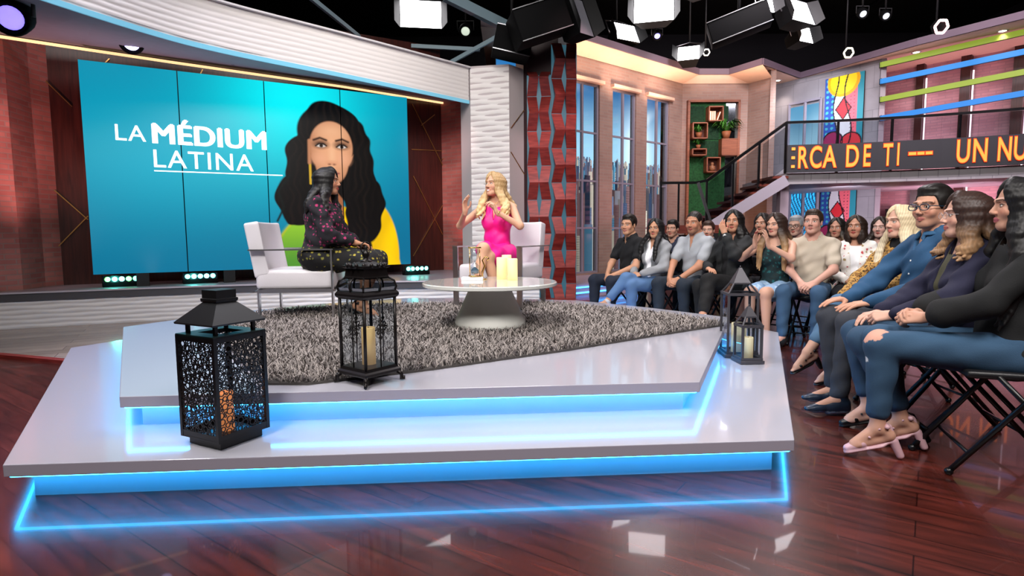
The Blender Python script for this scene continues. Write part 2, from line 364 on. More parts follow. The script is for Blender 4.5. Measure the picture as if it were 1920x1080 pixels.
# ------------------------------------------------------------------ shag rug
RUG = [(-2.42, 5.25), (-2.28, 4.55), (-1.9, 3.85), (-1.22, 2.83), (-1.0, 2.82), (-.46, 3.10), (.33, 3.60), (1.0, 4.1), (1.66, 4.56), (1.52, 4.86), (1.1, 5.4), (.45, 5.98), (-.4, 6.12), (-1.7, 5.9), (-2.2, 5.6)]
def inpoly(X, Y, poly):
    c = np.zeros(X.shape, bool); n = len(poly)
    for i in range(n):
        x1, y1 = poly[i]; x2, y2 = poly[(i+1) % n]
        k = ((y1 > Y) != (y2 > Y)) & (X < (x2-x1)*(Y-y1)/(y2-y1+1e-12)+x1); c ^= k
    return c
def rug():
    rg = np.random.default_rng(3)
    m_rb = M('rug_backing', '4a4644', .95)
    base = MB().prism(RUG, .324, .336).build('rug', [m_rb, M('rug_pile', '8a8480', .85, attr=True)])
    N = 95000; X = rg.uniform(-2.5, 1.75, N); Y = rg.uniform(2.7, 6.2, N)
    # more threads where the rug is near
    keep = inpoly(X, Y, RUG) & (rg.uniform(0, 1, N) < np.clip(1.25-(Y-2.8)*.2, .45, 1)); X, Y = X[keep], Y[keep]; N = len(X)
    th = rg.uniform(0, 2*PI, N)+.8*np.sin(X*5)*np.cos(Y*4); L = rg.uniform(.035, .07, N); le = rg.uniform(.35, 1.1, N); w = rg.uniform(.0022, .0042, N)*(1+(Y-2.8)*.18)
    d = np.stack([np.cos(th), np.sin(th)], 1); s = np.stack([-np.sin(th), np.cos(th)], 1)
    V = np.zeros((N, 6, 3)); z0 = .334
    for k, (t, ww) in enumerate(((0, 1), (.55, .9), (1, .45))):
        hor = L*np.sin(le)*t**1.5; up = L*np.cos(le*.8)*t**.85
        cx = X+d[:, 0]*hor; cy = Y+d[:, 1]*hor; cz = z0+up*.8
        for j, sg in enumerate((-1, 1)):
            V[:, 2*k+j, 0] = cx+s[:, 0]*w*ww*sg; V[:, 2*k+j, 1] = cy+s[:, 1]*w*ww*sg; V[:, 2*k+j, 2] = cz
    b = np.arange(N)[:, None]*6; F = np.concatenate([b+np.array([0, 1, 3, 2]), b+np.array([2, 3, 5, 4])])
    c = np.array(lin('938b87'))*rg.uniform(.45, 1.35, N)[:, None]
    pile = bpy.data.meshes.new('rug_pile'); pile.from_pydata(V.reshape(-1, 3), [], F.tolist()); pile.materials.append(base.data.materials[1])
    a = pile.color_attributes.new('Col', 'FLOAT_COLOR', 'POINT'); cc = np.ones((N*6, 4)); cc[:, :3] = np.repeat(c, 6, 0); a.data.foreach_set('color', cc.ravel())
    p = bpy.data.objects.new('pile', pile); COL.objects.link(p); p.parent = base; p['kind'] = 'stuff'
    tag(base, 'shaggy grey rug with an irregular outline lying on the upper stage step', 'rug')
rug()
# ------------------------------------------------------------------ wavy white panels
def resample(pts, d):
    P = [Vector(p) for p in pts]; out = [P[0]]
    for a, b in zip(P, P[1:]):
        n = max(1, int((b-a).length/d)); out += [a+(b-a)*(i+1)/n for i in range(n)]
    return out
def bez(pts, n=10):
    """Catmull-Rom through plan points"""
    P = [Vector(p) for p in pts]; P = [P[0]*2-P[1]]+P+[P[-1]*2-P[-2]]; out = []
    for i in range(1, len(P)-2):
        for k in range(n):
            t = k/n; a, b, c, d = P[i-1], P[i], P[i+1], P[i+2]
            out.append(.5*((2*b)+(c-a)*t+(2*a-5*b+4*c-d)*t*t+(3*b-a-3*c+d)*t**3))
    out.append(P[-2]); return out
def wave(name, path, z0, z1, side=1, pitch=.06, amp=.016, wv=.016, parent=None, ztop=None, dz=None, mat=None):
    R = resample(path, .05); n = len(R); nz = int((z1-z0)/(pitch/6))+1
    P = np.zeros((nz, n, 3)); s = 0
    for i, p in enumerate(R):
        t = (R[min(i+1, n-1)]-R[max(i-1, 0)]).normalized(); nn = Vector((t.y, -t.x))*side
        if i: s += (R[i]-R[i-1]).length
        za = z0+(dz(i/(n-1)) if dz else 0); zb = z1+(ztop(i/(n-1)) if ztop else 0)
        z = np.linspace(za, zb, nz)
        ph = (z+wv*np.sin(s*2*PI/.5+np.floor(z/pitch)*1.9))/pitch
        off = amp*(np.abs(np.sin(PI*ph))**.5-.6)
        P[:, i, 0] = p.x+nn.x*off; P[:, i, 1] = p.y+nn.y*off; P[:, i, 2] = z
    if side < 0: P = P[:, ::-1]
    return grid_mesh(name, P, mat or m_wave, parent)
# ------------------------------------------------------------------ raised back stage behind, with white wavy riser
RIS = bez([(-8.2, 5.4), (-6.9, 6.2), (-5.83, 6.655), (-3.85, 7.50), (-2.3, 7.9), (-1.16, 8.0), (.35, 8.05)], 6)
rr = empty('back_stage', label='long raised stage with a wavy white riser under the video wall', cat='stage')
pol = [(p.x, p.y) for p in RIS]
MB().prism(pol+[(.35, 11.4), (-9, 11.4)], .33, .43, 0, 1).build('stage_top', [M('stage_top_grey', '8f8790', .3), M('stage_edge_dark', '4c4a4e', .45)], rr)
wave('wavy_riser', [(p.x+.03, p.y+.04) for p in RIS], .0, .335, 1, parent=rr, pitch=.055, wv=.006)
bb = MB()
for a, b in zip(pol, pol[1:]): bb.bar((*a, .425), (*b, .425), .03, .02)
bb.build('edge_trim', M('edge_trim_pale', 'b8b0b8', .4), rr)
# ------------------------------------------------------------------ alcove behind the video wall
A0 = at(175, 515, .60).xy; A1 = at(770, 495, .60).xy     # video wall foot line
dirw = (A1-A0).normalized(); nback = Vector((-dirw.y, dirw.x))
WA = A0-dirw*.8+nback*.9; WB = onw(829, 400, A0+nback*.9, A1+nback*.9).xy
ww = MB(); ww.bar((*WA, 2.365), (*WB, 2.365), .06, 3.87)
struct(ww.build('wall_alcove', m_wood))
gi = MB()
def wl(px, py, w=.05): p = onw(px, py, WA-nback*w, WB-nback*w); return p
for (x1, y1, x2, y2) in ((30, 98, 135, 200), (58, 318, 165, 412), (165, 405, 82, 490), (205, 110, 180, 135), (380, 130, 370, 150), (773, 195, 830, 310), (775, 330, 830, 440), (830, 385, 775, 480), (815, 215, 790, 235), (772, 280, 829, 283), (828, 300, 840, 290)):
    gi.bar(wl(x1, y1), wl(x2, y2), .012, .012, up=nback.to_3d())
struct(gi.build('trim_inlay', m_gold))
# brick pier on the left and brick return on the right of the alcove
def wallseg(name, a, b, z0, z1, mat, th=.12, push=1):
    a, b = Vector(a), Vector(b); t = (b-a).normalized(); n = Vector((-t.y, t.x))*push*th/2
    return struct(MB().bar((*(a+n), (z0+z1)/2), (*(b+n), (z0+z1)/2), th, z1-z0).build(name, mat))
LP = [atd(-130, 500, 6.45).xy, atd(-30, 500, 6.7).xy, atd(40, 500, 7.05).xy, atd(83, 500, 7.5).xy]
lp = MB()
for i, (a, b) in enumerate(zip(LP, LP[1:])):
    lp.add([(*a, .43), (*b, .43), (*b, 4.6), (*a, 4.6)], [(0, 1, 2, 3)])
LPb = [p+Vector((-.5, .6)) for p in LP[::-1]]
for a, b in zip(LPb+[LP[0]], LPb[1:]+[LP[0]]): pass
lp.add([(*LP[-1], .43), (*(LP[-1]+Vector((.1, .7))), .43), (*(LP[-1]+Vector((.1, .7))), 4.6), (*LP[-1], 4.6)], [(0, 1, 2, 3)])
struct(lp.build('wall_brick_pier', m_brick_pink))
BR0 = atd(826, 480, 10.6).xy; BR1 = atd(892, 480, 10.0).xy
struct(MB().bar((*(BR0+Vector((0, .06))), 1.9), (*(BR1+Vector((.1, .06))), 1.9), .12, 3.0).build('wall_brick_return', m_brick_pink))
struct(MB().bar((*(BR0+Vector((-.12, .5))), 1.9), (*(BR0+Vector((-.12, 1.4))), 1.9), .1, 3.8).build('wall_return_side', m_wood))
struct(MB().prism([BR0+Vector((-.05, -.35)), BR1+Vector((.15, -.35)), BR1+Vector((.15, .3)), BR0+Vector((-.05, .3))], 3.4, 3.5, 0).build('ceiling_return', M('pink_soffit', 'c08078', .6)))
# header above the alcove with its warm LED edge
H0 = at(-140, 47, 3.36).xy; H1 = at(0, 67, 3.36).xy; H2 = at(320, 115, 3.36).xy; H3 = at(640, 161, 3.36).xy; H4 = at(842, 194, 3.36).xy
HL = [H0, H1, H2, H3, H4]
ge = MB()
for a, b in zip(HL, HL[1:]): ge.bar((*a, 3.35), (*b, 3.35), .02, .03)
struct(ge.build('trim_warm_light', m_warmline))
ARC = bez([(-4.25, 3.3), (-4.25, 4.3), (-4.0, 5.1), (-3.55, 6.1), (-3.1, 6.72), (-2.2, 7.62), (-1.3, 8.55), (-.64, 9.25)], 8)
so = MB()
MH = [Vector(p)+Vector((0, 0)) for p in HL]
ap = [ARC[int(i*(len(ARC)-1)/11)] for i in range(12)]; hp = [None]*12
tot = [(a, b) for a, b in zip(HL, HL[1:])]
for i in range(12):
    t = i/11*(len(HL)-1); k = min(int(t), len(HL)-2); hp[i] = HL[k].lerp(HL[k+1], t-k)
for i in range(11):
    so.add([(*hp[i], 3.38), (*hp[i+1], 3.38), (*ap[i+1], 3.13), (*ap[i], 3.13)], [(0, 1, 2, 3)])
    so.add([(*hp[i], 3.53), (*hp[i+1], 3.53), (*ap[i+1], 3.58), (*ap[i], 3.58)], [(0, 1, 2, 3)])
    so.add([(*hp[i], 3.36), (*hp[i+1], 3.36), (*hp[i+1], 3.53), (*hp[i], 3.53)], [(0, 1, 2, 3)])
struct(so.build('ceiling_header', m_greysof))
arch = empty('arched_beam', label='sweeping curved white ribbed beam running overhead into the white column', cat='arch')
wave('ribbed_face', ARC, 3.11, 3.59, 1, parent=arch, pitch=.06, amp=.009, wv=.004)
t2 = MB()
for a, b in zip(ARC, ARC[1:]):
    t = (b-a).normalized(); n = Vector((t.y, -t.x))*.02
    t2.bar((*(a+n), 3.6), (*(b+n), 3.6), .06, .02)
t2.build('top_rim', M('rim_white', 'd0ccd0', .5), arch)
t3 = MB()
for a, b in zip(ARC, ARC[1:]): t3.bar((*a, 3.085), (*b, 3.085), .02, .05)
t3.build('lower_rim', M('rim_cyan', '6fb0c8', .4, emit=(.2, .55, .75), es=.35), arch)
# white column under the end of the arch
c0 = atd(886, 480, 9.25).xy; c1 = atd(957, 480, 9.15).xy; c2 = atd(986, 480, 9.45).xy
cl = empty('ribbed_column', label='white column faced with wavy ribs where the curved beam comes down', cat='column')
wave('ribbed_face', [c0, c1], 0, 3.59, 1, parent=cl, pitch=.08, amp=.012, wv=.009)
g0 = atd(868, 480, 9.5).xy
MB().prism([c0, c1, c2, c2+Vector((-.1, .3)), g0+Vector((0, .2)), g0], 0, 3.62).build('core', M('column_plaster', 'bcb2b4', .6), cl)
MB().bar(onw(958, 240, c1+Vector((0, -.01)), c2+Vector((0, -.01))), onw(984, 205, c1+Vector((0, -.01)), c2+Vector((0, -.01))), .01, .01).bar(onw(958, 285, c1+Vector((0, -.01)), c2+Vector((0, -.01))), onw(984, 328, c1+Vector((0, -.01)), c2+Vector((0, -.01))), .01, .01).build('inlay_line', m_gold, cl)
# ------------------------------------------------------------------ video wall
def screen():
    DL = A0; DR = A1; Wd = (DR-DL).length; z0 = .60; z1 = 3.17; Hh = z1-z0
    root = empty('video_wall', (0, 0, 0), label='huge four panel video wall showing a dark haired woman on teal', cat='screen')
    mt = attr_emit('screen_picture', 1.2, .3)
    PX = (onw(621, 270, A0, A1).xy-A0).length
    def seg(X, Y, pts, w):
        d = np.full(X.shape, 9.)
        for (x1, y1), (x2, y2) in zip(pts, pts[1:]):
            dx, dy = x2-x1, y2-y1; t = np.clip(((X-x1)*dx+(Y-y1)*dy)/(dx*dx+dy*dy+1e-9), 0, 1)
            d = np.minimum(d, np.hypot(X-x1-t*dx, Y-y1-t*dy))
        return d-w
    def paint(U, V):
        x = U*Wd; y = V*Hh                                  # metres on the picture
        c = np.zeros(x.shape+(3,)); base = np.array(lin('0a86a4')); hi = np.array(lin('06e6ee')); lo = np.array(lin('046a8c'))
        g = np.exp(-(((x-2.45)/.95)**2+((y-2.35)/.95)**2))
        c[:] = lo+(base-lo)*S01(y, -.2, 1.6)[..., None]
        c += (np.array(lin('0ba6c0'))-c)*(.75*np.exp(-(((x-.9)/1.2)**2+((y-1.5)/.7)**2)))[..., None]
        c += (hi-c)*g[..., None]
        c += (np.array(lin('0a5f86'))-c)*(.6*S01(x, 3.1, 4.4)*S01(1.8-y, -.6, 1.4))[..., None]
        def put(d, col, soft=.008, a=1.):
            m = np.clip(.5-d/(2*soft), 0, 1)*a; col = np.array(lin(col)) if isinstance(col, str) else col
            c[:] = c+(col-c)*m[..., None]
        cx = PX; x, y = cx+(x-cx)/1.18, 1.945+(y-1.75)/1.12
        ell = lambda cx, cy, rx, ry: (np.sqrt(((x-cx)/rx)**2+((y-cy)/ry)**2)-1)*min(rx, ry)
        def mix(a, b, t): return np.array(lin(a))+(np.array(lin(b))-np.array(lin(a)))*t[..., None]
        # shoulders: yellow blouse with a green lit left sleeve
        body = np.minimum(np.minimum(ell(cx+.02, .32, .78, .86), ell(cx+.22, .1, .66, 1.05)), ell(cx+.46, .5, .38, .78))
        fold = .5+.5*np.sin(x*16+3*np.sin(y*3))
        put(body, mix('f2c400', 'd09c02', fold*.55), .01)
        put(np.maximum(body, x-2.82), mix('8fc030', '4c8a2a', S01(1.-y, -.1, .6)), .03)
        # neck
        put(seg(x, y, [(cx-.02, 1.65), (cx, 1.05)], .13), '9a5f3e')
        # hair mass behind the head
        wob = .022*np.sin(y*9+x*5)+.012*np.sin(y*21-x*4)
        hair = np.minimum(ell(cx-.01, 2.14, .37, .36), ell(cx-.26, 1.62, .30, .50))
        hair = np.minimum(hair, ell(cx+.28, 1.62, .27, .55)); hair = np.minimum(hair, ell(cx+.40, 1.15, .25, .45)); hair = np.minimum(hair, ell(cx-.42, 1.25, .24, .36)); hair = np.minimum(hair, ell(cx+.30, .95, .12, .36))
        st = .5+.5*np.sin((x+wob*1.6)*75+np.sin(y*6)*2)
        put(hair+wob, mix('070505', '140e0c', st**3*S01(y, .2, 2.4)), .008)
        # face
        face = np.minimum(ell(cx+.0, 1.93, .275, .34), ell(cx, 1.76, .205, .30))
        sh = np.clip(1-((x-cx-.02)/.33)**2-((y-1.9)/.5)**2, 0, 1)
        put(face, mix('8a4c30', 'dfa27a', sh**.7), .01)
        for sx in (-1, 1): put(ell(cx+sx*.14, 1.78, .08, .07), 'e6a684', .05, .5)
        put(ell(cx+.0, 2.14, .17, .07), 'e8b48c', .06, .5)
        put(ell(cx+.005, 1.84, .03, .13), 'eab890', .03, .6)
        for sx in (-1, 1):
            ex = cx+sx*.125; ey = 1.945
            put(ell(ex, ey+.018, .088, .052), '3a2018', .025, .85)
            put(ell(ex, ey, .052, .019), 'd8ccc4', .006); put(ell(ex+.004, ey+.002, .023, .023), '2a1a12', .006)
            put(seg(x, y, [(ex-.062, ey-.004), (ex-.02, ey+.026), (ex+.03, ey+.026), (ex+.066, ey+.004)], .009), '0a0605', .006)
            put(seg(x, y, [(ex-sx*.065, ey+.075), (ex+sx*.01, ey+.10), (ex+sx*.085, ey+.068)], .013), '2a1812', .01)
        for sx in (-1, 1): put(ell(cx+sx*.028, 1.715, .016, .010), '5a2c20', .01)
        put(ell(cx, 1.735, .05, .022), 'c8805e', .02, .5)
        put(ell(cx, 1.60, .085, .028), 'b0605a', .008); put(seg(x, y, [(cx-.085, 1.602), (cx, 1.598), (cx+.085, 1.602)], .004), '5a2024', .005)
        # parting and side locks over the face edges
        put(np.maximum(ell(cx, 2.12, .40, .36), -ell(cx, 1.93, .262, .335)), mix('070505', '160f0c', st**3), .01)
        put(seg(x, y, [(cx+.33, 2.2), (cx+.37, 1.8), (cx+.34, 1.45), (cx+.40, 1.1), (cx+.33, .85), (cx+.38, .66)], .08)+wob, mix('070505', '160f0c', st**3), .01)
        put(seg(x, y, [(cx-.32, 2.1), (cx-.38, 1.75), (cx-.44, 1.4), (cx-.44, 1.2), (cx-.50, .98)], .07)+wob, mix('070505', '160f0c', st**3), .01)
        put(seg(x, y, [(cx-.262, 1.70), (cx-.262, 1.46)], .014), 'c8a02a', .006)
        put(seg(x, y, [(cx-.26, 2.0), (cx-.266, 1.72)], .02), 'b47a58', .01)
        put(seg(x, y, [(cx-.5, 1.55), (cx-.64, 1.35), (cx-.58, 1.15), (cx-.66, .98)], .012), '0c1412', .01)
        return c
    n = 4; gp = .012; pw = (Wd-gp*(n-1))/n
    for i in range(n):
        u0 = (i*(pw+gp))/Wd; u1 = u0+pw/Wd
        O = (DL+dirw*(u0*Wd)).to_3d(); O.z = z0
        o, b = picture('panel', O, dirw, pw, Hh, int(pw/.0062), int(Hh/.0062), lambda U, V: paint(u0+(u1-u0)*U, V), mt, root, .08)
        b.build('casing', m_black, o)
    m_txt = M('caption_glow', 'ffffff', .5, emit=(.85, 1, 1), es=.95)
    def cap(s, pxl, pyb, size, bold=0., spacing=1.):
        p = onw(pxl, pyb, A0-nback*.004, A1-nback*.004)
        return text_mesh('caption', s, size, m_txt, root, Matrix.Translation(p) @ Matrix.Rotation(math.atan2(dirw.y, dirw.x), 4, 'Z') @ Matrix.Rotation(PI/2, 4, 'X'), spacing=spacing, bold=bold)
    cap('LA', 213, 262, .28, .002, 1.1); cap('M\u00c9DIUM', 281, 268, .355, .015, 1.04); cap('LATINA', 285, 313, .32, .002, 1.1)
    a = onw(289, 320, A0-nback*.004, A1-nback*.004); b = onw(530, 329, A0-nback*.004, A1-nback*.004)
    MB().bar(a, b, .004, .014).build('caption_underline', m_txt, root)
    for px in (268, 430, 560, 700):
        p = onw(px, 520, A0+nback*.06, A1+nback*.06); h = (.60-.43)
        MB().box((p.x, p.y, .43+h/2), (.14, .12, h), math.atan2(dirw.y, dirw.x)).build('support_foot', m_black, root)
screen()
# low plinths under the screen and floor fixtures
def floor_fixture(px, py, colr, label, lit):
    p = at(px, py, .43); rz = math.atan2(dirw.y, dirw.x)
    r = empty('floor_light', (p.x, p.y, .43), rz, label, 'floor light', 'floor lights below the video wall')
    MB().rbox((0, 0, .035), (.42, .13, .07), .012).build('housing', m_house, r)
    MB().box((0, -.05, .10), (.40, .03, .09)).build('lens_bar', m_blackgl, r)
    for i in range(5):
        m = M('led_lens', 'ffffff', .3, emit=lit[i % len(lit)], es=5)
        MB().ball((-.15+.075*i, -.068, .10), (.032, .012, .032), 6).build('lens', m, r)
    for s in (-1, 1): MB().box((s*.205, 0, .09), (.012, .05, .11)).build('yoke', m_black, r)
    l = bpy.data.lights.new('floor_glow', 'POINT'); l.energy = 1.6; l.color = (.1, 1, .85); l.shadow_soft_size = .05
    o = bpy.data.objects.new('floor_glow', l); COL.objects.link(o); o.location = (p.x-.0, p.y-.16, .53)
floor_fixture(230, 537, 0, 'green and cyan floor light at the left foot of the video wall', [(.1, 1, .1), (.1, 1, .6), (.2, 1, .9)])
floor_fixture(376, 531, 0, 'cyan floor light just left of the empty side of the white armchair', [(.1, .9, .8), (.2, 1, 1)])
floor_fixture(780, 515, 0, 'small cyan floor light at the right foot of the video wall', [(.1, .9, .8), (.1, 1, .7)])
# ------------------------------------------------------------------ red faceted pillar
def pillar():
    r = empty('faceted_pillar', label='tall pillar of folded red wood facets with blue lit gaps, right of the white column', cat='pillar')
    L = atd(990, 560, 9.35).xy; C = atd(1047, 560, 9.3).xy; R = atd(1078, 560, 9.75).xy
    MB().prism([atd(984, 560, 9.42).xy, L+Vector((.02, .03)), C+Vector((0, .03)), R+Vector((-.01, .03)), R+Vector((.05, .6)), L+Vector((0, .6))], 0, 4.25).build('core', M('pillar_core', '2c1014', .5), r)
    m_slot = M('blue_slot', '1c3a48', .4, emit=(.14, .42, .58), es=.22)
    segs = []
    C = atd(1034, 560, 9.32).xy; R = atd(1080, 560, 9.36).xy; ln = (C-L); segs.append((L, C)); segs.append((C, R))
    for ci, (a, b) in enumerate(segs):
        t = (b-a).normalized(); n = Vector((t.y, -t.x)); w = (b-a).length
        MB().add([(*(a+n*.012), .0), (*(b+n*.012), .0), (*(b+n*.012), 3.5 if ci == 0 else 3.95), (*(a+n*.012), 3.5 if ci == 0 else 3.95)], [(0, 1, 2, 3)]).build('light_slot', m_slot, r)
        f = MB(); h = .265; k = 0; z = 0.
        top = 3.55 if ci == 0 else 4.0
        # two mirrored folded strips per face, meeting in points
        while z < top-.05:
            z2 = min(z+h, top)
            for side in (0, 1):
                def X(u, zi, d): 
                    return (*(a+t*(w*u)+n*d), zi)
                ph = (k+ci) % 2
                if side == 0: u0, u1, v0, v1 = (.0, .40, .11, .5) if ph == 0 else (.11, .5, 0., .40)
                else: u0, u1, v0, v1 = (.60, 1., .5, .89) if ph == 0 else (.5, .89, .60, 1.)
                d0, d1 = (.01, .15) if ph == 0 else (.15, .01)
                if side == 1: d0, d1, = d0, d1
                zc = (z+z2)/2; um = (u0+u1+v0+v1)/4+(.05 if (ph == side) else -.05)
                f.add([X(u0, z, d0), X(u1, z, d0), X(v1, z2, d1), X(v0, z2, d1), X(u0+.02, z, -.0), X(u1-.02, z, -.0), X(v1-.02, z2, -.0), X(v0+.02, z2, -.0)],
                      [(0, 1, 2, 3), (0, 3, 7, 4), (1, 5, 6, 2), (3, 2, 6, 7), (0, 4, 5, 1)])
            z = z2; k += 1
        f.build('facet_strip', m_woodred, r)
pillar()
struct(MB().box((.72, 9.3, .02), (1.1, .8, .04)).build('trim_pillar_base', m_woodred))
# ------------------------------------------------------------------ window wall
PA = Vector((.2, 10.6)); PB = Vector((3.92, 13.7)); PC = Vector((5.42, 13.72)); PD = Vector((5.72, 13.2)); 
ZT = 4.60; WZ0, WZ1 = .27, 3.98
def tw(px, A, B):
    p = onw(px, 300, A, B).xy; return (p-A).dot((B-A).normalized())
wd = (PB-PA).normalized(); wn = Vector((-wd.y, wd.x))
wins = []
L = (PB-PA).length
e = [tw(x, PA, PB) for x in (1064, 1124, 1148, 1192, 1212, 1254)]
def holes_wall(name, A, B, z0, z1, holes, mat, th=.16):
    """holes: list of (t0,t1,za,zb) along the wall"""
    d = (B-A).normalized(); n = Vector((-d.y, d.x)); Ln = (B-A).length; m = MB(); ts = sorted(holes); t = 0
    def blk(t0, t1, za, zb):
        if t1-t0 < .002 or zb-za < .002: return
        a = A+d*t0+n*th/2; b = A+d*t1+n*th/2; m.bar((*a, (za+zb)/2), (*b, (za+zb)/2), th, zb-za)
    for (t0, t1, za, zb) in ts:
        blk(t, t0, z0, z1); blk(t0, t1, z0, za); blk(t0, t1, zb, z1); t = t1
    blk(t, Ln, z0, z1)
    return struct(m.build(name, mat))
holes_wall('wall_window', PA, PB, 0, ZT, [(e[0], e[1], WZ0, WZ1), (e[2], e[3], WZ0, WZ1), (e[4], e[5], WZ0, WZ1)], m_brick)
for i in range(3):
    t0, t1 = e[2*i], e[2*i+1]; w = struct(empty('window_%d' % (i+1)))
    def Wp(t, z, off=.06): p = PA+wd*t+wn*off; return (p.x, p.y, z)
    f = MB()
    for t in (t0+.02, t1-.02): f.bar(Wp(t, WZ0), Wp(t, WZ1), .05, .05, up=wn.to_3d())
    tm = (t0+t1)/2; f.bar(Wp(tm, WZ0), Wp(tm, WZ1), .05, .045, up=wn.to_3d())
    for z in (WZ0+.02, 1.17, 2.10, 3.04, WZ1-.02): f.bar(Wp(t0, z), Wp(t1, z), .04, .035)
    f.build('window_frame', m_frame, w)
    MB().bar(Wp(t0-.06, WZ1+.035, -.04), Wp(t1+.06, WZ1+.035, -.04), .10, .06).build('window_lintel', m_cream, w)
    MB().bar(Wp(t0, (WZ0+WZ1)/2, .09), Wp(t1, (WZ0+WZ1)/2, .09), .006, WZ1-WZ0).build('pane', m_glass, w)
wallseg('wall_shelf', PB, PC, 0, ZT, m_brick)
wallseg('wall_pier', PC, PD, 0, ZT, m_brick)
struct(MB().bar((5.76, 13.2, 2.3), (5.80, 14.9, 2.3), .12, 4.6).build('wall_pier_side', m_brick))
# translight: the printed city backdrop hung behind the windows
def city(U, V, w, h, hz=2.72, seed=1, night=0.):
    rg = np.random.default_rng(seed); x = U*w; y = V*h
    c = np.zeros(x.shape+(3,)); s0 = np.array(lin('9cc8dc')); s1 = np.array(lin('0a5288')); 
    t = S01(y, hz, h)[..., None]; c[:] = s0+(s1-s0)*t
    cl = np.clip(np.sin(x*1.3+y*3.1+2*np.sin(x*.7))*np.sin(y*5.3-x*1.9+1.5*np.sin(x*2.1)), 0, 1)**2*S01(y, hz, hz+.5)*.5
    c += (np.array(lin('e6f2f8'))-c)*cl[..., None]
    sun = np.exp(-(((x-w*.83)/.45)**2+((y-h*.66)/.8)**2)); c += (np.array((1.1, 1.15, 1.2))-c)*sun[..., None]*.85
    for L_, (zt, amp, bw, n) in enumerate(((hz, .05, .035, 300), (hz-.12, .09, .05, 260), (hz-.38, .2, .08, 170), (hz-.8, .38, .13, 110), (hz-1.3, .55, .2, 60))):
        for k in range(n):
            bx = rg.uniform(-.1, w); b = rg.uniform(.5, 1.5)*bw; top = zt+rg.normal()*amp*.6
            pal = [(.35, .32, .36), (.55, .45, .40), (.14, .2, .32), (.05, .08, .15), (.75, .62, .48), (.1, .3, .45), (.28, .14, .14)]
            col = np.array(pal[rg.integers(0, 7)])*rg.uniform(.25, 1.)*(1.0 if L_ < 2 else .7)
            m = (x > bx) & (x < bx+b) & (y < top)
            if not m.any(): continue
            px_, py_ = rg.uniform(.025, .05), rg.uniform(.03, .06)
            win = ((x[m]/px_) % 1 > .5) & ((y[m]/py_) % 1 > .45); v = rg.choice([.4, 1.7, 1., 1.])
            cc = np.repeat(col[None], m.sum(), 0); cc[win] *= v; c[m] = cc*(.8+.4*(x[m, None]-bx)/b)
    return np.clip(c, 0, 1.2)
m_sky = attr_emit('backlit_print', 1.9, .8)
bo = PA+wd*.3+wn*1.1; bw_ = L+.4
o, b = picture('city_backdrop', (bo.x, bo.y, 0), wd, bw_, 4.6, 330, 380, lambda U, V: city(U, V, bw_, 4.6), m_sky); b.build('backing', m_black, o)
tag(o, 'printed backlit city skyline backdrop hanging behind the three tall windows', 'backdrop')
# ------------------------------------------------------------------ soffit with cove
ED = [at(1060, 62, ZT).xy, at(1080, 70, ZT).xy, at(1310, 140, ZT).xy, at(1367, 140, ZT).xy, at(1430, 121, ZT).xy, at(1500, 147, ZT).xy, at(1720, 85, ZT).xy, at(1925, 34, ZT).xy, Vector((11.5, 7.5))]
RC = Vector((5.82, 14.75)); RD = onw(1649, 300, Vector((6.3, 14.6)), Vector((7.75, 12.35))).xy; RE = Vector((10.6, 8.8))
RC = onw(1443, 300, Vector((6.3, 14.6))+Vector((-.6, 1.0)), Vector((7.75, 12.35))).xy
sof = MB().prism(ED+[Vector((11.6, 17)), Vector((-.5, 17)), Vector((-.5, 10.4)), PA+Vector((.0, 0))], ZT, ZT+.13, 0, 1)
struct(sof.build('ceiling_soffit', [m_cream, M('soffit_edge', '5c5058', .6)]))
lip = MB()
for a, b in zip(ED, ED[1:]): lip.bar((*a, ZT+.065), (*b, ZT+.065), .05, .13)
struct(lip.build('trim_soffit_lip', M('lip_mauve', '6a5a66', .6)))
wpt = [PA+wd*(-.1), onw(1083, 300, PA, PB).xy, PB, PC, PD]; cv = MB()
for i in range(4): cv.add([(*ED[i], ZT-.002), (*ED[i+1], ZT-.002), (*(wpt[i+1]-Vector((0, .02))), ZT-.17), (*(wpt[i]-Vector((0, .02))), ZT-.17)], [(0, 1, 2, 3)])
struct(cv.build('trim_cove', m_cream))
for k, (px, py) in enumerate(((1458, 151), (1503, 151), (1590, 129), (1718, 98), (1880, 58))):
    p = at(px, py, ZT)
    r = empty('downlight', p, 0, 'round recessed downlight, number %s from the left in the soffit' % ['one', 'two', 'three', 'four', 'five'][k], 'downlight', 'recessed downlights in the soffit')
    MB().lathe([(.055, -.004), (.085, -.006), (.09, 0)], n=24).build('ring', m_white, r)
    MB().lathe([(.001, -.005), (.058, -.005)], n=24).build('bulb', M('warm_bulb', 'ffe0c0', .5, emit=(1, .8, .62), es=7), r)
    spot('downlight_beam', (p.x, p.y, ZT-.05), (p.x+.1, p.y+.25, 0), 45, (1, .82, .7), 95, .8, .05)
# warm cove light on the wall tops, pink up-lights at the wall feet
for px, y in ((1110, 11.4), (1180, 12.2), (1250, 13.0), (1330, 13.1), (1400, 12.8)):
    q = atd(px, 430, y-.35)
    spot('cove_light', (q.x, q.y-.1, 3.5), (q.x, q.y-.05, 4.6), 130, (1, .68, .5), 125, 1, .1)
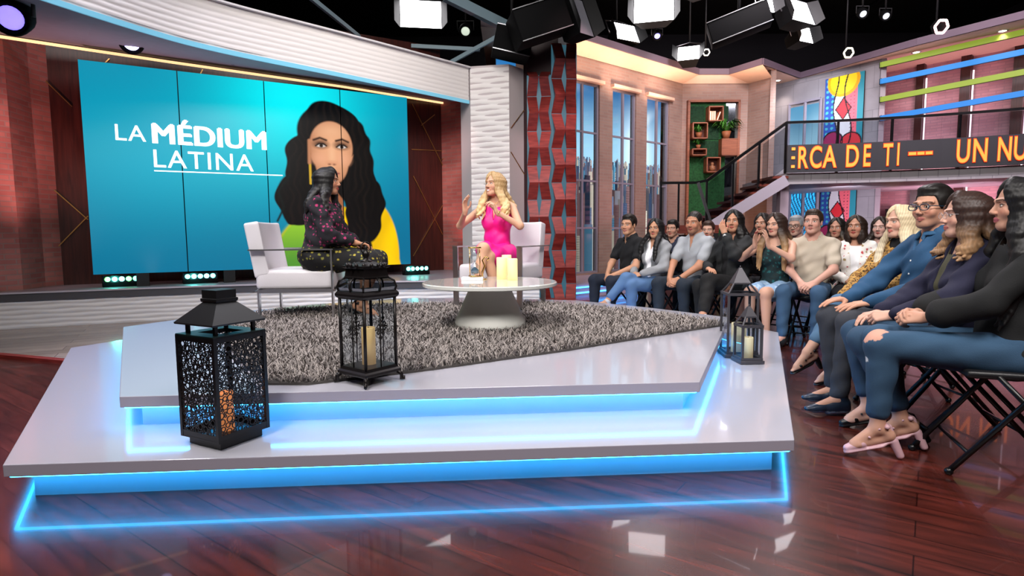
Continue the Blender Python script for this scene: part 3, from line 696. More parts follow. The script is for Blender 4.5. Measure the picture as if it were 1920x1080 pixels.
# ------------------------------------------------------------------ recess wall with its window and paintings
wallseg('wall_recess', RC, RD, 0, ZT, m_tile, push=1)
rd = (RD-RC).normalized(); rn = Vector((rd.y, -rd.x))
BD = RD+Vector((1.0, 1.0))
def flatpic(name, A, B, x0, x1, yt, yb, fn, mat, off=.05, res=.02, thick=.04, **kw):
    d = (B-A).normalized(); n = Vector((d.y, -d.x)); A2 = A+n*off; B2 = B+n*off
    p0 = onw(x0, yb, A2, B2); p1 = onw(x1, yb, A2, B2); p2 = onw((x0+x1)/2, yt, A2, B2)
    w = (p1.xy-p0.xy).length; h = p2.z-min(p0.z, p1.z); z = min(p0.z, p1.z)
    o, b = picture(name, (p0.x, p0.y, z), d, w, h, max(8, int(w/res)), max(8, int(h/res)), fn, mat, None, thick)
    b.build('casing', kw.get('edge', m_blackgl), o); return o, p0, w, h, d
o, p0, w_, h_, d_ = flatpic('sky_backdrop', RC, RD, 1478, 1536, 198, 300, lambda U, V: np.array(lin('8db8cc'))+(np.array(lin('3d7494'))-np.array(lin('8db8cc')))*S01(V+.1*np.sin(U*5), .2, 1.)[..., None], m_sky, .04)
tag(o, 'pale blue sky print behind the small upper window left of the upper painting', 'backdrop')
wq = struct(empty('window_4')); f = MB()
for t in (0, .52, 1): q = p0.xy+d_*w_*t-Vector((-d_.y, d_.x))*.03; f.bar((*q, p0.z), (*q, p0.z+h_), .05, .05)
q0 = p0.xy+rn*.03; q1 = q0+d_*w_
for z in (p0.z, p0.z+h_): f.bar((*q0, z), (*q1, z), .05, .05)
f.build('window_frame', m_frame, wq)
o, p0, w_, h_, d_ = flatpic('tree_backdrop', RC, RD, 1478, 1530, 350, 470, lambda U, V: np.where((((U*9+np.sin(V*9)*1.2) % 1 > .55) & (V > .1))[..., None], np.array((.02, .30, .62)), np.array((.005, .03, .08)))*(.5+.8*V[..., None]), m_sky, .04)
tag(o, 'dark print of blue lit trees behind the lower window below the balcony', 'backdrop')
wq = struct(empty('window_5')); f = MB()
for t in (0, .5, 1): q = p0.xy+d_*w_*t+rn*.03; f.bar((*q, p0.z), (*q, p0.z+h_), .06, .05)
q0 = p0.xy+rn*.03; q1 = q0+d_*w_
for z in (p0.z, p0.z+h_): f.bar((*q0, z), (*q1, z), .05, .05)
f.build('window_frame', m_frame, wq)
def sdseg(U, V, pts):
    d = np.full(U.shape, 9.)
    for (x1, y1), (x2, y2) in zip(pts, pts[1:]):
        dx, dy = x2-x1, y2-y1; t = np.clip(((U-x1)*dx+(V-y1)*dy)/(dx*dx+dy*dy+1e-9), 0, 1); d = np.minimum(d, np.hypot(U-x1-t*dx, V-y1-t*dy))
    return d
def popart(asp, flower, seed):
    """plain abstract of flat patches in the colours of the painting"""
    def fn(U, V):
        x = U; y = V*asp; c = np.zeros(U.shape+(3,)); c[:] = lin('d8d8dc')
        def put(mk, col): c[mk] = lin(col)
        put(x < .30+.06*np.sin(y*4), '2c4ea0'); put((x > .62+.1*np.sin(y*3)), 'e86a78'); put((x > .84), '2a8a9a')
        put((x < .3) & ((np.hypot((x*7) % 1-.5, (y*7) % 1-.5)) < .27), '48b0b8')
        put((x > .62) & (x < .84) & ((np.hypot((x*11) % 1-.5, (y*11) % 1-.5)) < .16), '6a1a2a')
        put(np.hypot(x-.25, y-.28) < .26, '8a2450'); put(np.hypot(x-.72, y-.2) < .26, 'c43038' if flower else '7a3a9a')
        if flower:
            r = np.hypot(x-.48, y-asp*.93); put(r < .42, 'e8a80a'); put(r < .34, 'f6d81c')
        put((np.abs(x-.5)+np.abs(y-asp*.56)*.7 < .2), 'd8303a')
        ln = np.minimum.reduce([np.abs(x-.30-.06*np.sin(y*4)), np.abs(x-.62-.1*np.sin(y*3)), np.abs(np.hypot(x-.25, y-.28)-.26), np.abs(np.hypot(x-.72, y-.2)-.26), np.abs(np.abs(x-.5)+np.abs(y-asp*.56)*.7-.2)])
        put(ln < .018, '0c0c14'); return c
    return fn
o, *_ = flatpic('canvas_painting', RC, RD, 1543, 1615, 142, 278, popart(2.0, True, 1), m_paint, .06, .012); tag(o, 'bright abstract canvas with yellow disc hanging above the balcony rail', 'painting')
o, *_ = flatpic('canvas_painting', RC, RD, 1535, 1601, 349, 455, popart(1.7, False, 2), m_paint, .06, .012); tag(o, 'bright abstract canvas with red patch on the wall below the balcony', 'painting')
# ------------------------------------------------------------------ right-hand loft room behind the coloured bars
Bx0 = RD+rd*.05; 
LA = RD+Vector((.35, 1.5)); LB = Vector((12.2, 9.2))
wallseg('wall_loft', LA, LB, 0, ZT, brick_mat('loft_brick', 'c09698', 'b0868a', 'a8868c', w=.24, h=.06, bump=.35, var=.12))
struct(MB().bar((*RD, 2.3), (*(RD+Vector((.35, 1.6))), 2.3), .1, 4.6).build('wall_loft_side', m_tile))
ld = (LB-LA).normalized(); ln_ = Vector((ld.y, -ld.x))
m_piptape = M('white_led_line', 'ffffff', .5, emit=(1, .75, .85), es=2.2)
cols = empty('panelled_pilasters', label='dark wood pilasters with thin lit edges along the pink brick loft wall', cat='pilaster')
for k, (x0, x1) in enumerate(((1712, 1726), (1793, 1812), (1890, 1912), (1985, 2005))):
    a = onw(x0, 300, LA+ln_*.1, LB+ln_*.1).xy; b = onw(x1, 300, LA+ln_*.1, LB+ln_*.1).xy
    MB().bar((*a, 2.3), (*b, 2.3), .16, 4.6).build('pilaster', m_wood, cols)
    c = b+ld*.03; MB().bar((*c, .3), (*c, 4.3), .02, .02).build('light_line', m_piptape, cols)
cols.name = 'loft_pilasters'
g1 = onw(1649, 300, RD, RE).xy; rdd = (RE-RD).normalized()
for k, (y0, y1, cn, lab) in enumerate(((122, 60, 'a6be3c', 'topmost lime green light bar across the loft opening'), (153, 97, '2a90e4', 'upper of the two blue light bars across the loft opening'), (187, 135, 'a8c040', 'lower of the two green light bars across the loft opening'), (222, 175, '2288e0', 'lowest blue light bar just above the balcony rail'))):
    a = onw(1651, y0, RD-Vector((.0, .15)), RE-Vector((0, .15))); b = onw(1925, y1-1, RD-Vector((0, .15)), RE-Vector((0, .15))); b = a+(b-a)*1.5
    r = empty('light_bar', a, 0, lab, 'light bar', 'coloured light bars on the loft')
    col = lin(cn)
    MB().bar((0, 0, 0), b-a, .05, .10).build('diffuser', M('bar_'+cn, tuple(q*.25 for q in col), .5, emit=cn, es=.6 if k % 2 == 0 else .8), r)
    MB().bar((0, .03, 0), (b-a)+Vector((0, .03, 0)), .03, .11).build('back_channel', m_black, r)
    MB().bar((-.005, 0, 0), (.0, 0, 0), .07, .12).build('end_cap', m_black, r)
# pink wash inside the loft
for p, t in (((8.3, 11.6, .9), (8.9, 13.2, 2.6)), ((9.6, 10.7, .9), (10.4, 12.0, 2.6)), ((8.2, 11.7, 2.4), (8.6, 13.4, 4.2)), ((9.8, 10.5, 2.4), (10.6, 11.6, 4.2))):
    spot('pink_wash', p, t, 110, (1, .5, .64), 130, 1, .2)
# ------------------------------------------------------------------ balcony with ticker and railing
BAL = bez([(5.12, 11.12), (6.0, 10.97), (6.85, 10.75), (7.8, 10.4), (8.8, 9.92), (9.9, 9.3)], 4)
bz = 2.15
bp = [tuple(p) for p in BAL]
bal = MB().prism(bp+[(11.6, 10.5), (9.5, 12.9), (6.3, 14.4), (5.3, 13.6), (5.12, 12.0)], bz-.20, bz)
struct(bal.build('trim_balcony_slab', [m_slabtile]))
rail = empty('balcony_railing', label='black balcony railing with clear glass panels above the scrolling sign', cat='railing')
tp = MB()
for a, b in zip(bp, bp[1:]): tp.bar((*a, bz+.93), (*b, bz+.93), .05, .045)
tp.build('top_rail', m_blackgl, rail)
for i in range(0, len(bp), 4):
    p = bp[i]; MB().bar((*p, bz), (*p, bz+.92), .035, .035).build('post', m_blackgl, rail)
    if i+4 < len(bp):
        g = MB()
        for a, b in zip(bp[i:i+4], bp[i+1:i+5]): g.bar((*a, bz+.5), (*b, bz+.5), .01, .8)
        g.build('glass_panel', m_railglass, rail)
tk = empty('led_ticker', label='long curved dark sign with scrolling orange letters fixed along the balcony edge', cat='sign')
tb = MB()
for a, b in zip(BAL, BAL[1:]):
    t = (b-a).normalized(); n = Vector((t.y, -t.x))*.09; tb.bar((*(a+n), bz+.255), (*(b+n), bz+.255), .06, .50)
tb.build('display_board', M('ticker_face', '3a3a3e', .35), tk)
m_or = M('ticker_letters', 'ff7a20', .5, emit=(1, .33, .06), es=1.1)
m_or2 = M('ticker_letter_edge', 'c02808', .5, emit=(.45, .03, .0), es=1)
def arclen():
    s = [0]
    for a, b in zip(BAL, BAL[1:]): s.append(s[-1]+(b-a).length)
    return s
AS = arclen()
def onbal(s):
    for i in range(len(AS)-1):
        if s <= AS[i+1] or i == len(AS)-2:
            a, b = BAL[i], BAL[i+1]; t = (b-a).normalized(); return a+t*(s-AS[i]), t
def sx(px):
    best = min(range(0, 2000), key=lambda k: abs(projx(onbal(k*AS[-1]/2000)[0])-px)); return best*AS[-1]/2000
def projx(p):
    v = Vector((p.x, p.y, bz+.25-CAMH)); cp, sp = math.cos(PITCH), math.sin(PITCH)
    d = v.y*cp-v.z*sp; v2 = (v.y*sp+v.z*cp)/d; u2 = v.x/d; c, s = math.cos(ROLL), math.sin(ROLL); return 960+(u2*c-v2*s)*FPX
def letters(ch, x0, x1, h=.40):
    s0, s1 = sx(x0), sx(x1); w = (s1-s0)
    for mt, bo_, of, zz in ((m_or2, .020, .128, 0), (m_or, .006, .133, 0)):
        p, t = onbal((s0+s1)/2); n = Vector((t.y, -t.x))*of
        if ch == '-':
            q = Vector((p.x+n.x, p.y+n.y, bz+.27)); e_ = .012 if mt is m_or2 else 0
            MB().bar(q-t.to_3d()*(w*.36+e_), q+t.to_3d()*(w*.36+e_), .004, .05+2*e_).build('letter', mt, tk); continue
        text_mesh('letter', ch, h*1.37, mt, tk, Matrix.Translation((p.x+n.x, p.y+n.y, bz+.085)) @ Matrix.Rotation(math.atan2(t.y, t.x), 4, 'Z') @ Matrix.Rotation(PI/2, 4, 'X') @ Matrix.Diagonal((w/(h*.98), 1, 1, 1)), .002, bo_, align='CENTER')
for ch, x0, x1 in (('R', 1489, 1512), ('C', 1513, 1537), ('A', 1538, 1564), ('D', 1581, 1606), ('E', 1610, 1632), ('T', 1650, 1671), ('I', 1670, 1690), ('-', 1697, 1716), ('-', 1713, 1731), ('-', 1729, 1746), ('U', 1788, 1816), ('N', 1820, 1848), ('N', 1866, 1893), ('U', 1895, 1923)):
    letters(ch, x0, x1)
s = sx(1483); p, t = onbal(s)
for z in (.11, .27, .43):
    q = p+Vector((t.y, -t.x))*.13; MB().bar((*(q-t*.03), bz+z), (*(q+t*.03), bz+z), .01, .05).build('letter_edge', m_or, tk)
# under-balcony sconce
def sconce(px0, px1, yt, yb):
    a = onw(px0, yb, LA+ln_*.14, LB+ln_*.14); b = onw(px1, yt, LA+ln_*.14, LB+ln_*.14); w = (b.xy-a.xy).length; h = b.z-a.z
    r = empty('wall_sconce', (a.x, a.y, a.z), math.atan2(ld.y, ld.x), 'black framed wall lantern glowing warm on the brick below the balcony', 'sconce')
    f = MB()
    for x in (0, w): f.box((x, 0, h/2), (.025, .12, h))
    for z in (0, h): f.box((w/2, 0, z), (w+.04, .14, .03))
    f.build('frame', m_black, r); MB().lathe([(.04, .05), (.04, h-.05)], (w/2, 0, 0), 16).build('lamp_tube', M('sconce_glow', 'ffd890', .5, emit=(1, .75, .35), es=3), r)
    MB().box((w/2, .06, h/2), (w, .02, h)).build('back_plate', m_black, r)
sconce(1662, 1678, 393, 426)
# white post holding the balcony end
pp = atd(1463, 500, 11.3)
struct(MB().box((pp.x, pp.y, 1.0), (.16, .16, 1.98)).build('wall_balcony_post', m_plaster))
# ------------------------------------------------------------------ staircase and landing
st = empty('staircase', label='open staircase with white stringer and glass rail rising to the balcony', cat='staircase')
D = 10.95
s0 = atd(1327, 416, D); s1 = Vector((5.1, 11.0, bz-.13)); s0 = Vector((3.72, 11.0, 1.17))
for dy in (0, .95):
    MB().bar(s0+Vector((0, dy, 0)), s1+Vector((0, dy, 0)), .05, .2).build('stringer', M('stringer_white', 'a8a0ac', .5), st)
m_tread = wood_mat('tread_wood', '7c3e32', '54241c', .35)
for i in range(6):
    k = (i+.5)/6; p = s0.lerp(s1, k); MB().box((p.x, p.y+.47, p.z+.12), (.30, .95, .045)).build('tread', m_tread, st)
MB().prism([(2.75, 10.95), (3.85, 10.95), (3.85, 12.0), (2.75, 12.0)], 1.05, 1.2).build('landing', m_tread, st)
for (x, y) in ((2.8, 11.0), (3.8, 11.0)): MB().box((x, y, .525), (.1, .1, 1.05)).build('landing_leg', m_black, st)
MB().box((3.3, 11.4, .52), (.9, .05, 1.0)).build('landing_panel', M('plum_panel', '3a2c34', .5), st)
hr = MB(); A_ = Vector((3.62, 10.98, 2.02)); B_ = Vector(BAL[0].to_3d()); B_.z = bz+.93
hr.bar(Vector((2.75, 10.98, 1.98)), Vector((3.42, 10.98, 1.98)), .045, .045); hr.bar(Vector((3.42, 10.98, 1.98)), A_, .045, .045); hr.bar(A_, B_, .05, .05)
hr.build('handrail', m_blackgl, st)
for t in (0, .33, .66):
    p = A_.lerp(B_, t); MB().bar(p, (p.x, p.y, p.z-.85), .035, .035).build('baluster', m_blackgl, st)
    q = A_.lerp(B_, t+.3); g = MB(); g.add([(p.x+.03, 10.98, p.z-.05), (q.x, 10.98, q.z-.05), (q.x, 10.98, q.z-.8), (p.x+.03, 10.98, p.z-.8), (p.x+.03, 10.99, p.z-.05), (q.x, 10.99, q.z-.05), (q.x, 10.99, q.z-.8), (p.x+.03, 10.99, p.z-.8)], [(0, 1, 2, 3), (4, 7, 6, 5), (0, 4, 5, 1), (3, 2, 6, 7), (0, 3, 7, 4), (1, 5, 6, 2)]); g.build('glass_panel', m_railglass, st)
MB().bar((3.45, 10.96, 1.98), (3.75, 10.96, 1.10), .035, .05).build('newel', m_steel, st)
for x in (2.77, 3.1): MB().bar((x, 10.98, 1.2), (x, 10.98, 1.97), .03, .03).build('baluster', m_blackgl, st)
# ------------------------------------------------------------------ moss wall shelf niche
def shelfwall():
    sd = (PC-PB).normalized(); sn = Vector((sd.y, -sd.x))
    a = onw(1288, 300, PB+sn*.02, PC+sn*.02); b = onw(1381, 300, PB+sn*.02, PC+sn*.02); w = (b.xy-a.xy).length
    rz = math.atan2(sd.y, sd.x); z0 = .3; z1 = 4.03; h = z1-z0
    r = empty('moss_shelf_wall', (a.x, a.y, z0), rz, 'tall wooden framed niche of green moss panels behind the stairs', 'wall niche')
    m_w = wood_mat('niche_oak', '9a5c40', '7a4630', .45)
    f = MB()
    for x in (0, w): f.box((x, -.04, h/2), (.05, .12, h))
    for z in (0, h): f.box((w/2, -.04, z), (w+.05, .12, .05))
    f.build('frame', m_w, r)
    m_moss = M('moss', '1e4f28', .95, var=.5, vs=25, bump=1, bs=80)
    m_mossd = M('moss_dark', '143620', .95, var=.5, vs=25, bump=1, bs=80)
    MB().box((w*.76/2, .0, h/2), (w*.76, .03, h)).build('moss_panel', m_moss, r)
    MB().box((w*.87, .0, h/2), (w*.24, .02, h)).build('mirror_strip', M('mirror', '9aa4a8', .08, 1), r)
    def zz(py): return onw(1330, py, PB, PC).z-z0
    def xx(px): return (onw(px, 300, PB, PC).xy-a.xy).dot(sd)
    # dark moss squares
    for (x0, x1, y0, y1) in ((1292, 1318, 200, 232), (1319, 1345, 235, 262), (1319, 1345, 265, 295), (1346, 1362, 200, 228), (1292, 1318, 268, 278)):
        MB().box(((xx(x0)+xx(x1))/2, -.02, (zz(y0)+zz(y1))/2), (xx(x1)-xx(x0), .02, zz(y0)-zz(y1))).build('moss_panel', m_mossd, r)
    def cubby(x0, x1, y0, y1, lab):
        X0, X1, Z1, Z0 = xx(x0), xx(x1), zz(y0), zz(y1); c = empty('shelf_box', Matrix.Translation((a.x, a.y, z0)) @ Matrix.Rotation(rz, 4, 'Z') @ Vector((X0, -.02, Z0)), rz, lab, 'shelf box', 'wooden boxes on the moss wall')
        W_, H_ = X1-X0, Z1-Z0; m = MB()
        for x in (.012, W_-.012): m.box((x, -.11, H_/2), (.024, .22, H_))
        for z in (.012, H_-.012): m.box((W_/2, -.11, z), (W_, .22, .024))
        m.build('box_frame', m_w, c); MB().box((W_/2, -.005, H_/2), (W_, .01, H_)).build('box_back', M('box_back_dark', '5a2c20', .6), c)
        return c, W_, H_
    def put(c, x, z): return Matrix.Translation(c.location) @ Matrix.Rotation(rz, 4, 'Z') @ Vector((x, -.12, z))
    bpy.context.view_layer.update()
    def book(loc, h, t, ti, colr, lab):
        o = empty('book', loc, rz, lab, 'book', 'books in the top shelf box'); T = Matrix.Rotation(ti, 4, 'Y')
        MB().box((0, 0, h/2), (t, .14, h), mat=T).build('cover', M('book_cover', colr, .6), o)
        MB().box((0, -.002, h/2), (t*.7, .142, h*.96), mat=T).build('pages', M('book_pages', 'e8dcc4', .8), o)
    def plant(loc, s, lab, potc='8a5030', n=26, sprd=1.):
        o = empty('potted_plant', loc, 0, lab, 'plant'); rg = random.Random(int(loc[0]*1000))
        MB().lathe([(.03*s, 0), (.05*s, .08*s), (.045*s, .08*s), (.001, .07*s)], n=14).build('pot', M('pot', potc, .6), o)
        lf = MB()
        for k in range(n):
            th = rg.uniform(0, 2*PI); L_ = rg.uniform(.09, .17)*s*sprd; rise = rg.uniform(.05, .15)*s
            d = Vector((math.cos(th), math.sin(th)*.4-.15, 0)); q = Vector((-d.y, d.x, 0)); w0 = .011*s; pts = []
            for i in range(5):
                t = i/4; c = Vector((0, 0, .07*s))+d*L_*t+Vector((0, 0, rise*math.sin(t*2.6))); ww_ = w0*math.sin(PI*min(.97, .12+t*.88))*1.6
                pts += [c-q*ww_, c+q*ww_]
            lf.add(pts, [(2*i, 2*i+1, 2*i+3, 2*i+2) for i in range(4)])
        lf.build('leaves', M('leaf', '3f7a2c', .5, var=.3), o)
    c, W_, H_ = cubby(1320, 1347, 203, 231, 'wooden shelf box holding leaning books near the top of the moss wall')
    for k, (x, t, ti, cc) in enumerate(((.05, .05, 0, 'e0a070'), (.10, .04, 0, 'd88850'), (.145, .035, 0, 'e8b890'), (.20, .03, .35, 'c87850'))):
        book(put(c, x, .024), .2, t, ti, cc, ['thick pale book at the left end of the top shelf box', 'second upright orange book in the top shelf box', 'third upright thin book in the top shelf box', 'leaning book at the right of the top shelf box'][k])
    c, W_, H_ = cubby(1291, 1319, 233, 263, 'wooden shelf box with a trailing plant left on the moss wall'); plant(put(c, W_/2, .024), 1.5, 'bushy green plant inside the left wooden box', n=30)
    c, W_, H_ = cubby(1291, 1318, 281, 294, 'shallow wooden box on the left below the plant box'); plant(put(c, W_/2, H_), 1.1, 'small green succulent on the shallow left box')
    c, W_, H_ = cubby(1345, 1375, 263, 294, 'closed looking wooden box at the right of the moss wall'); MB().box((W_/2, -.215, H_/2), (W_-.03, .01, H_-.03)).build('box_front', m_w, c)
    plant(put(c, W_*.35, H_), 2.1, 'large trailing plant standing on the right wooden box', n=46, sprd=1.2)
    c, W_, H_ = cubby(1318, 1344, 297, 325, 'lowest wooden shelf box holding a small brown ornament')
    o = empty('ornament', put(c, W_/2, .024), 0, 'small round brown ornament in the lowest wooden box', 'ornament'); MB().lathe([(.04, 0), (.07, .05), (.06, .12), (.02, .14), (.04, .16), (.03, .2), (.001, .21)], n=16).build('body', M('ornament_brown', '8a5a3c', .5), o)
shelfwall()
spot('shelf_light', (4.6, 12.2, 4.4), (4.6, 13.7, 2.8), 60, (1, .75, .55), 60)
# low lit step under the windows
lw = [PA-wn*1.3, PA+wd*1.75-wn*1.3, PA+wd*1.75-wn*.02, PA-wn*.02]
ws = empty('window_step', label='low pale step with blue light lines running below the tall windows', cat='step')
MB().prism([tuple(p) for p in lw], .0, .24).build('step_block', M('step_pale', 'b8a0a8', .3), ws)
for z in (.08, .17): MB().bar((*(lw[0]-wn*.012), z), (*(lw[1]-wn*.012), z), .01, .02).build('light_line', m_tape2, ws)
# brick up-lights
for px, d, col, pw in ((1136, 11.0, (1, .35, .5), 45), (1202, 11.6, (1, .4, .5), 45), (1268, 12.4, (1, .45, .5), 40), (1400, 12.9, (1, .5, .3), 40)):
    q = atd(px, 500, d); spot('wall_uplight', (q.x, q.y, .3), (q.x+.05, q.y+.6, 2.6), pw, col, 80, 1, .05)
q = atd(858, 520, 9.75); spot('wall_uplight', (q.x, q.y, .5), (q.x, q.y+.5, 2.2), 60, (1, .2, .2), 80, 1, .05)
q = atd(5, 545, 6.1); spot('wall_uplight', (q.x, q.y, .48), (q.x+.05, q.y+.75, 2.0), 170, (1, .5, .47), 80, 1, .05)
q = atd(62, 543, 6.5); spot('wall_uplight', (q.x, q.y, .48), (q.x+.1, q.y+.9, 2.2), 150, (1, .5, .47), 80, 1, .05)
spot('alcove_fill', (-3.2, 8.6, 3.4), (-5.0, 8.0, 1.5), 60, (1, .5, .45), 110, 1, .1)
spot('alcove_fill', (-1.8, 9.6, 3.4), (-1.0, 10.6, 1.5), 60, (1, .5, .45), 110, 1, .1)
spot('pillar_light', (1.2, 6.2, 5.6), (.75, 9.4, 2.2), 420, (1, .6, .62), 24, .8, .1)
area('arch_light', (-.4, 4.5, 2.0+3.6), (-1.8, 8.4, 3.3), .8, 30, (1, .93, .88), spread=80)
# ------------------------------------------------------------------ overhead grid and fixtures
def softbox(px, py, d, w, h, rz, tilt, label, lit=True):
    p = atd(px, py, d); r = empty('studio_light', p, 0, label, 'studio light', 'studio lights on the overhead grid')
    T = Matrix.Rotation(rz, 4, 'Z') @ Matrix.Rotation(tilt, 4, 'X')
    b = MB(); hw, hh = w/2, h/2
    # hood: a tapered box behind the lamp face (face looks along -y)
    v = [(-hw, 0, -hh), (hw, 0, -hh), (hw, 0, hh), (-hw, 0, hh), (-hw*.6, .35, -hh*.6), (hw*.6, .35, -hh*.6), (hw*.6, .35, hh*.6), (-hw*.6, .35, hh*.6)]
    b.add(v, [(4, 7, 6, 5), (0, 4, 5, 1), (1, 5, 6, 2), (2, 6, 7, 3), (3, 7, 4, 0)], mat=T).build('housing', m_house, r)
    MB().add([(-hw*.97, .01, -hh*.97), (hw*.97, .01, -hh*.97), (hw*.97, .01, hh*.97), (-hw*.97, .01, hh*.97)], [(0, 1, 2, 3)], mat=T).build('lamp_face', m_lamp if lit else M('grey_diffuser', '8c8c96', .5), r)
    y = MB(); y.tube([T @ Vector(q) for q in ((-hw-.04, .1, 0), (-hw-.04, .12, hh+.12), (0, .14, hh+.2), (hw+.04, .12, hh+.12), (hw+.04, .1, 0))], .013, 6); y.build('yoke', m_steel, r)
    t = T @ Vector((0, .14, hh+.2)); MB().tube([t, (t.x, t.y, 6.55-p.z)], .02, 6).build('hanger', m_black, r)
    for s in (-1, 1):
        MB().add([T @ Vector(q) for q in ((s*hw, 0, -hh), (s*hw, 0, hh), (s*(hw+.10), -.14, hh*.8), (s*(hw+.10), -.14, -hh*.8))], [(0, 1, 2, 3)]).build('barn_door', m_black, r)
softbox(789, 26, 12.4, .85, .6, .15, -.2, 'largest square studio light, glowing white left of the dark fixtures')
softbox(1226, 14, 11.5, .75, .62, -.25, -.35, 'bright square studio light cut by the top of the picture centre right')
softbox(1174, 60, 12, .58, .42, .5, -.45, 'tilted bright studio light just above the window cornice')
softbox(1291, 99, 12.6, .44, .34, -.35, -.4, 'smallest bright studio light hanging nearest the moss wall')
softbox(1500, 20, 11, .66, .5, .5, -.4, 'bright tilted studio light, upper one of the right hand pair')
softbox(1509, 64, 11.6, .40, .34, .45, -.3, 'lower small bright studio light of the right hand pair')
softbox(1440, 8, 10.5, .22, .3, .2, -.3, 'narrow bright studio light at the very top, left of the right hand pair')
softbox(1090, 30, 8.5, .30, .62, .7, -.4, 'unlit studio light with a grey face beside the big dark housing', False)
def darkbox(px, py, d, size, rz, tl, label):
    p = atd(px, py, d); r = empty('studio_housing', p, 0, label, 'studio light'); T = Matrix.Rotation(rz, 4, 'Z') @ Matrix.Rotation(tl, 4, 'Y')
    MB().rbox((0, 0, 0), size, .02, mat=T).build('housing', m_house, r)
    e_ = MB()
    for s in (-1, 1): e_.bar(T @ Vector((-size[0]/2, -size[1]/2-.01, s*size[2]/2)), T @ Vector((size[0]/2, -size[1]/2-.01, s*size[2]/2)), .012, .012)
    e_.build('edge_rail', m_steel, r); MB().tube([(0, 0, size[2]/2), (0, 0, 6.55-p.z)], .025, 6).build('hanger', m_black, r)
darkbox(1010, 45, 8.4, (.75, .5, .42), .2, -.35, 'big dark closed fixture hanging above the red pillar')
darkbox(1385, 48, 10, (.95, .4, .35), -.3, -.3, 'long dark closed fixture hanging above the moss wall')
darkbox(960, 85, 9.0, (.55, .5, .35), .1, .2, 'dark box hanging directly over the white column')
def mover(px, py, d, s, col, label, aim=(0, -.8, -.6), es=4.):
    p = atd(px, py, d); r = empty('moving_light', p, 0, label, 'moving light', 'round moving lights on the overhead grid')
    T = Vector(aim).to_track_quat('Z', 'Y').to_matrix().to_4x4()
    MB().lathe([(.001, -.26*s), (.10*s, -.24*s), (.15*s, -.1*s), (.16*s, .06*s), (.15*s, .10*s), (.13*s, .10*s), (.125*s, .06*s)], n=20, mat=T).build('housing', m_house, r)
    MB().lathe([(.12*s, .05*s), (.08*s, .075*s), (.001, .085*s)], n=20, mat=T).build('lens', M('mover_lens', 'ffffff', .2, emit=col, es=es), r)
    y = MB(); y.tube([(-.19*s, 0, 0), (-.2*s, 0, .22*s), (.2*s, 0, .22*s), (.19*s, 0, 0)], .02*s, 6); y.tube([(0, 0, .2*s), (0, 0, (6.55-p.z) if d > 9 else .34*s)], .018, 6); y.build('yoke', m_black, r)
    return r
mover(24, 32, 5.6, 1.0, (.2, .15, 1), 'blue moving light at the far upper left corner', (.3, -.8, -.4), 2); mover(248, 78, 7.2, .85, (.5, .5, 1), 'blue white moving light under the grey header above the video wall', (.2, -.8, -.5), 6)
mover(437, 106, 8.0, .62, (.3, .25, 1), 'smallest blue moving light, third along the grey header', (.1, -.8, -.6)); mover(873, 57, 11, .75, (.75, .9, .7), 'round pale greenish light in the dark grid beside the square light', es=.7)
mover(592, 140, 8.9, .3, (.2, .2, 1), 'tiny blue pinprick moving light at the right of the grey header')
mover(1232, 66, 12, .55, (.15, .15, 1), 'blue moving light between the bright studio lights', (0, -.7, -.7), 2.5)
mover(1617, 25, 11.5, .6, (.6, .65, .75), 'left of two round pale lenses in the dark ceiling', es=1); mover(1660, 29, 11.8, .6, (.6, .65, .75), 'right of two round pale lenses in the dark ceiling', es=1)
def ringlight(px, py, d, s, col, label, es):
    p = atd(px, py, d); r = empty('ring_light', p, 0, label, 'ring light', 'hexagonal ring lights in the ceiling')
    T = Vector((0, -.9, -.3)).to_track_quat('Z', 'Y').to_matrix().to_4x4()
    MB().lathe([(.10*s, -.12*s), (.14*s, 0), (.14*s, .02*s), (.001, .02*s)], n=6, mat=T).build('housing', m_house, r)
    for k in range(6):
        a = k*PI/3; b = a+PI/3; MB().tube([T @ Vector((.115*s*math.cos(a), .115*s*math.sin(a), .03*s)), T @ Vector((.115*s*math.cos(b), .115*s*math.sin(b), .03*s))], .022*s, 6).build('lamp_segment', M('ring_glow', 'ffffff', .5, emit=col, es=es), r)
    MB().tube([(0, .1*s, .1*s), (0, .1*s, 6.55-p.z)], .015, 6).build('hanger', m_black, r)
ringlight(1763, 50, 10.5, 1.0, (1, .45, .45), 'glowing pink white hexagonal ring light above the green bar', 5)
ringlight(1590, 99, 12, .85, (.7, .65, .4), 'dim yellow hexagonal ring light above the upper painting', 1.2)
ringlight(1324, 98, 12.6, .6, (.7, .7, .6), 'dim hexagonal ring light beside the smallest studio light', .8)
gd = empty('lighting_grid', label='black pipe lighting grid hanging below the studio ceiling', cat='lighting grid')
for y in (7.5, 8.6, 9.7, 10.8, 11.9, 13.2): MB().tube([(-9, y, 6.6), (12, y, 6.6)], .035, 8).build('pipe', m_blackgl, gd)
for x in (-6, -3.5, -1, 1.5, 4, 6.5, 9): MB().tube([(x, 4, 6.68), (x, 16, 6.68)], .035, 8).build('pipe', m_blackgl, gd)
rr_ = random.Random(5)
for i in range(26):
    x = rr_.uniform(-2, 9); y = rr_.choice((7.5, 8.6, 9.7, 10.8, 11.9)); z = rr_.uniform(5.5, 6.4)
    MB().box((x, y, z), (rr_.uniform(.15, .4), .2, rr_.uniform(.15, .35)), rr_.uniform(0, 3)).tube([(x, y, z), (x, y, 6.6)], .02, 6).build('dimmer_can', m_blackgl, gd)
tb = empty('steel_brace', label='pale steel cross braces spanning behind the curved white beam', cat='brace')
m_br = M('brace_blue_grey', '8098a4', .5)
def br(p, q, d0, d1, w=.045): MB().bar(atd(*p, d0), atd(*q, d1), w, w*1.4).build('brace', m_br, tb)
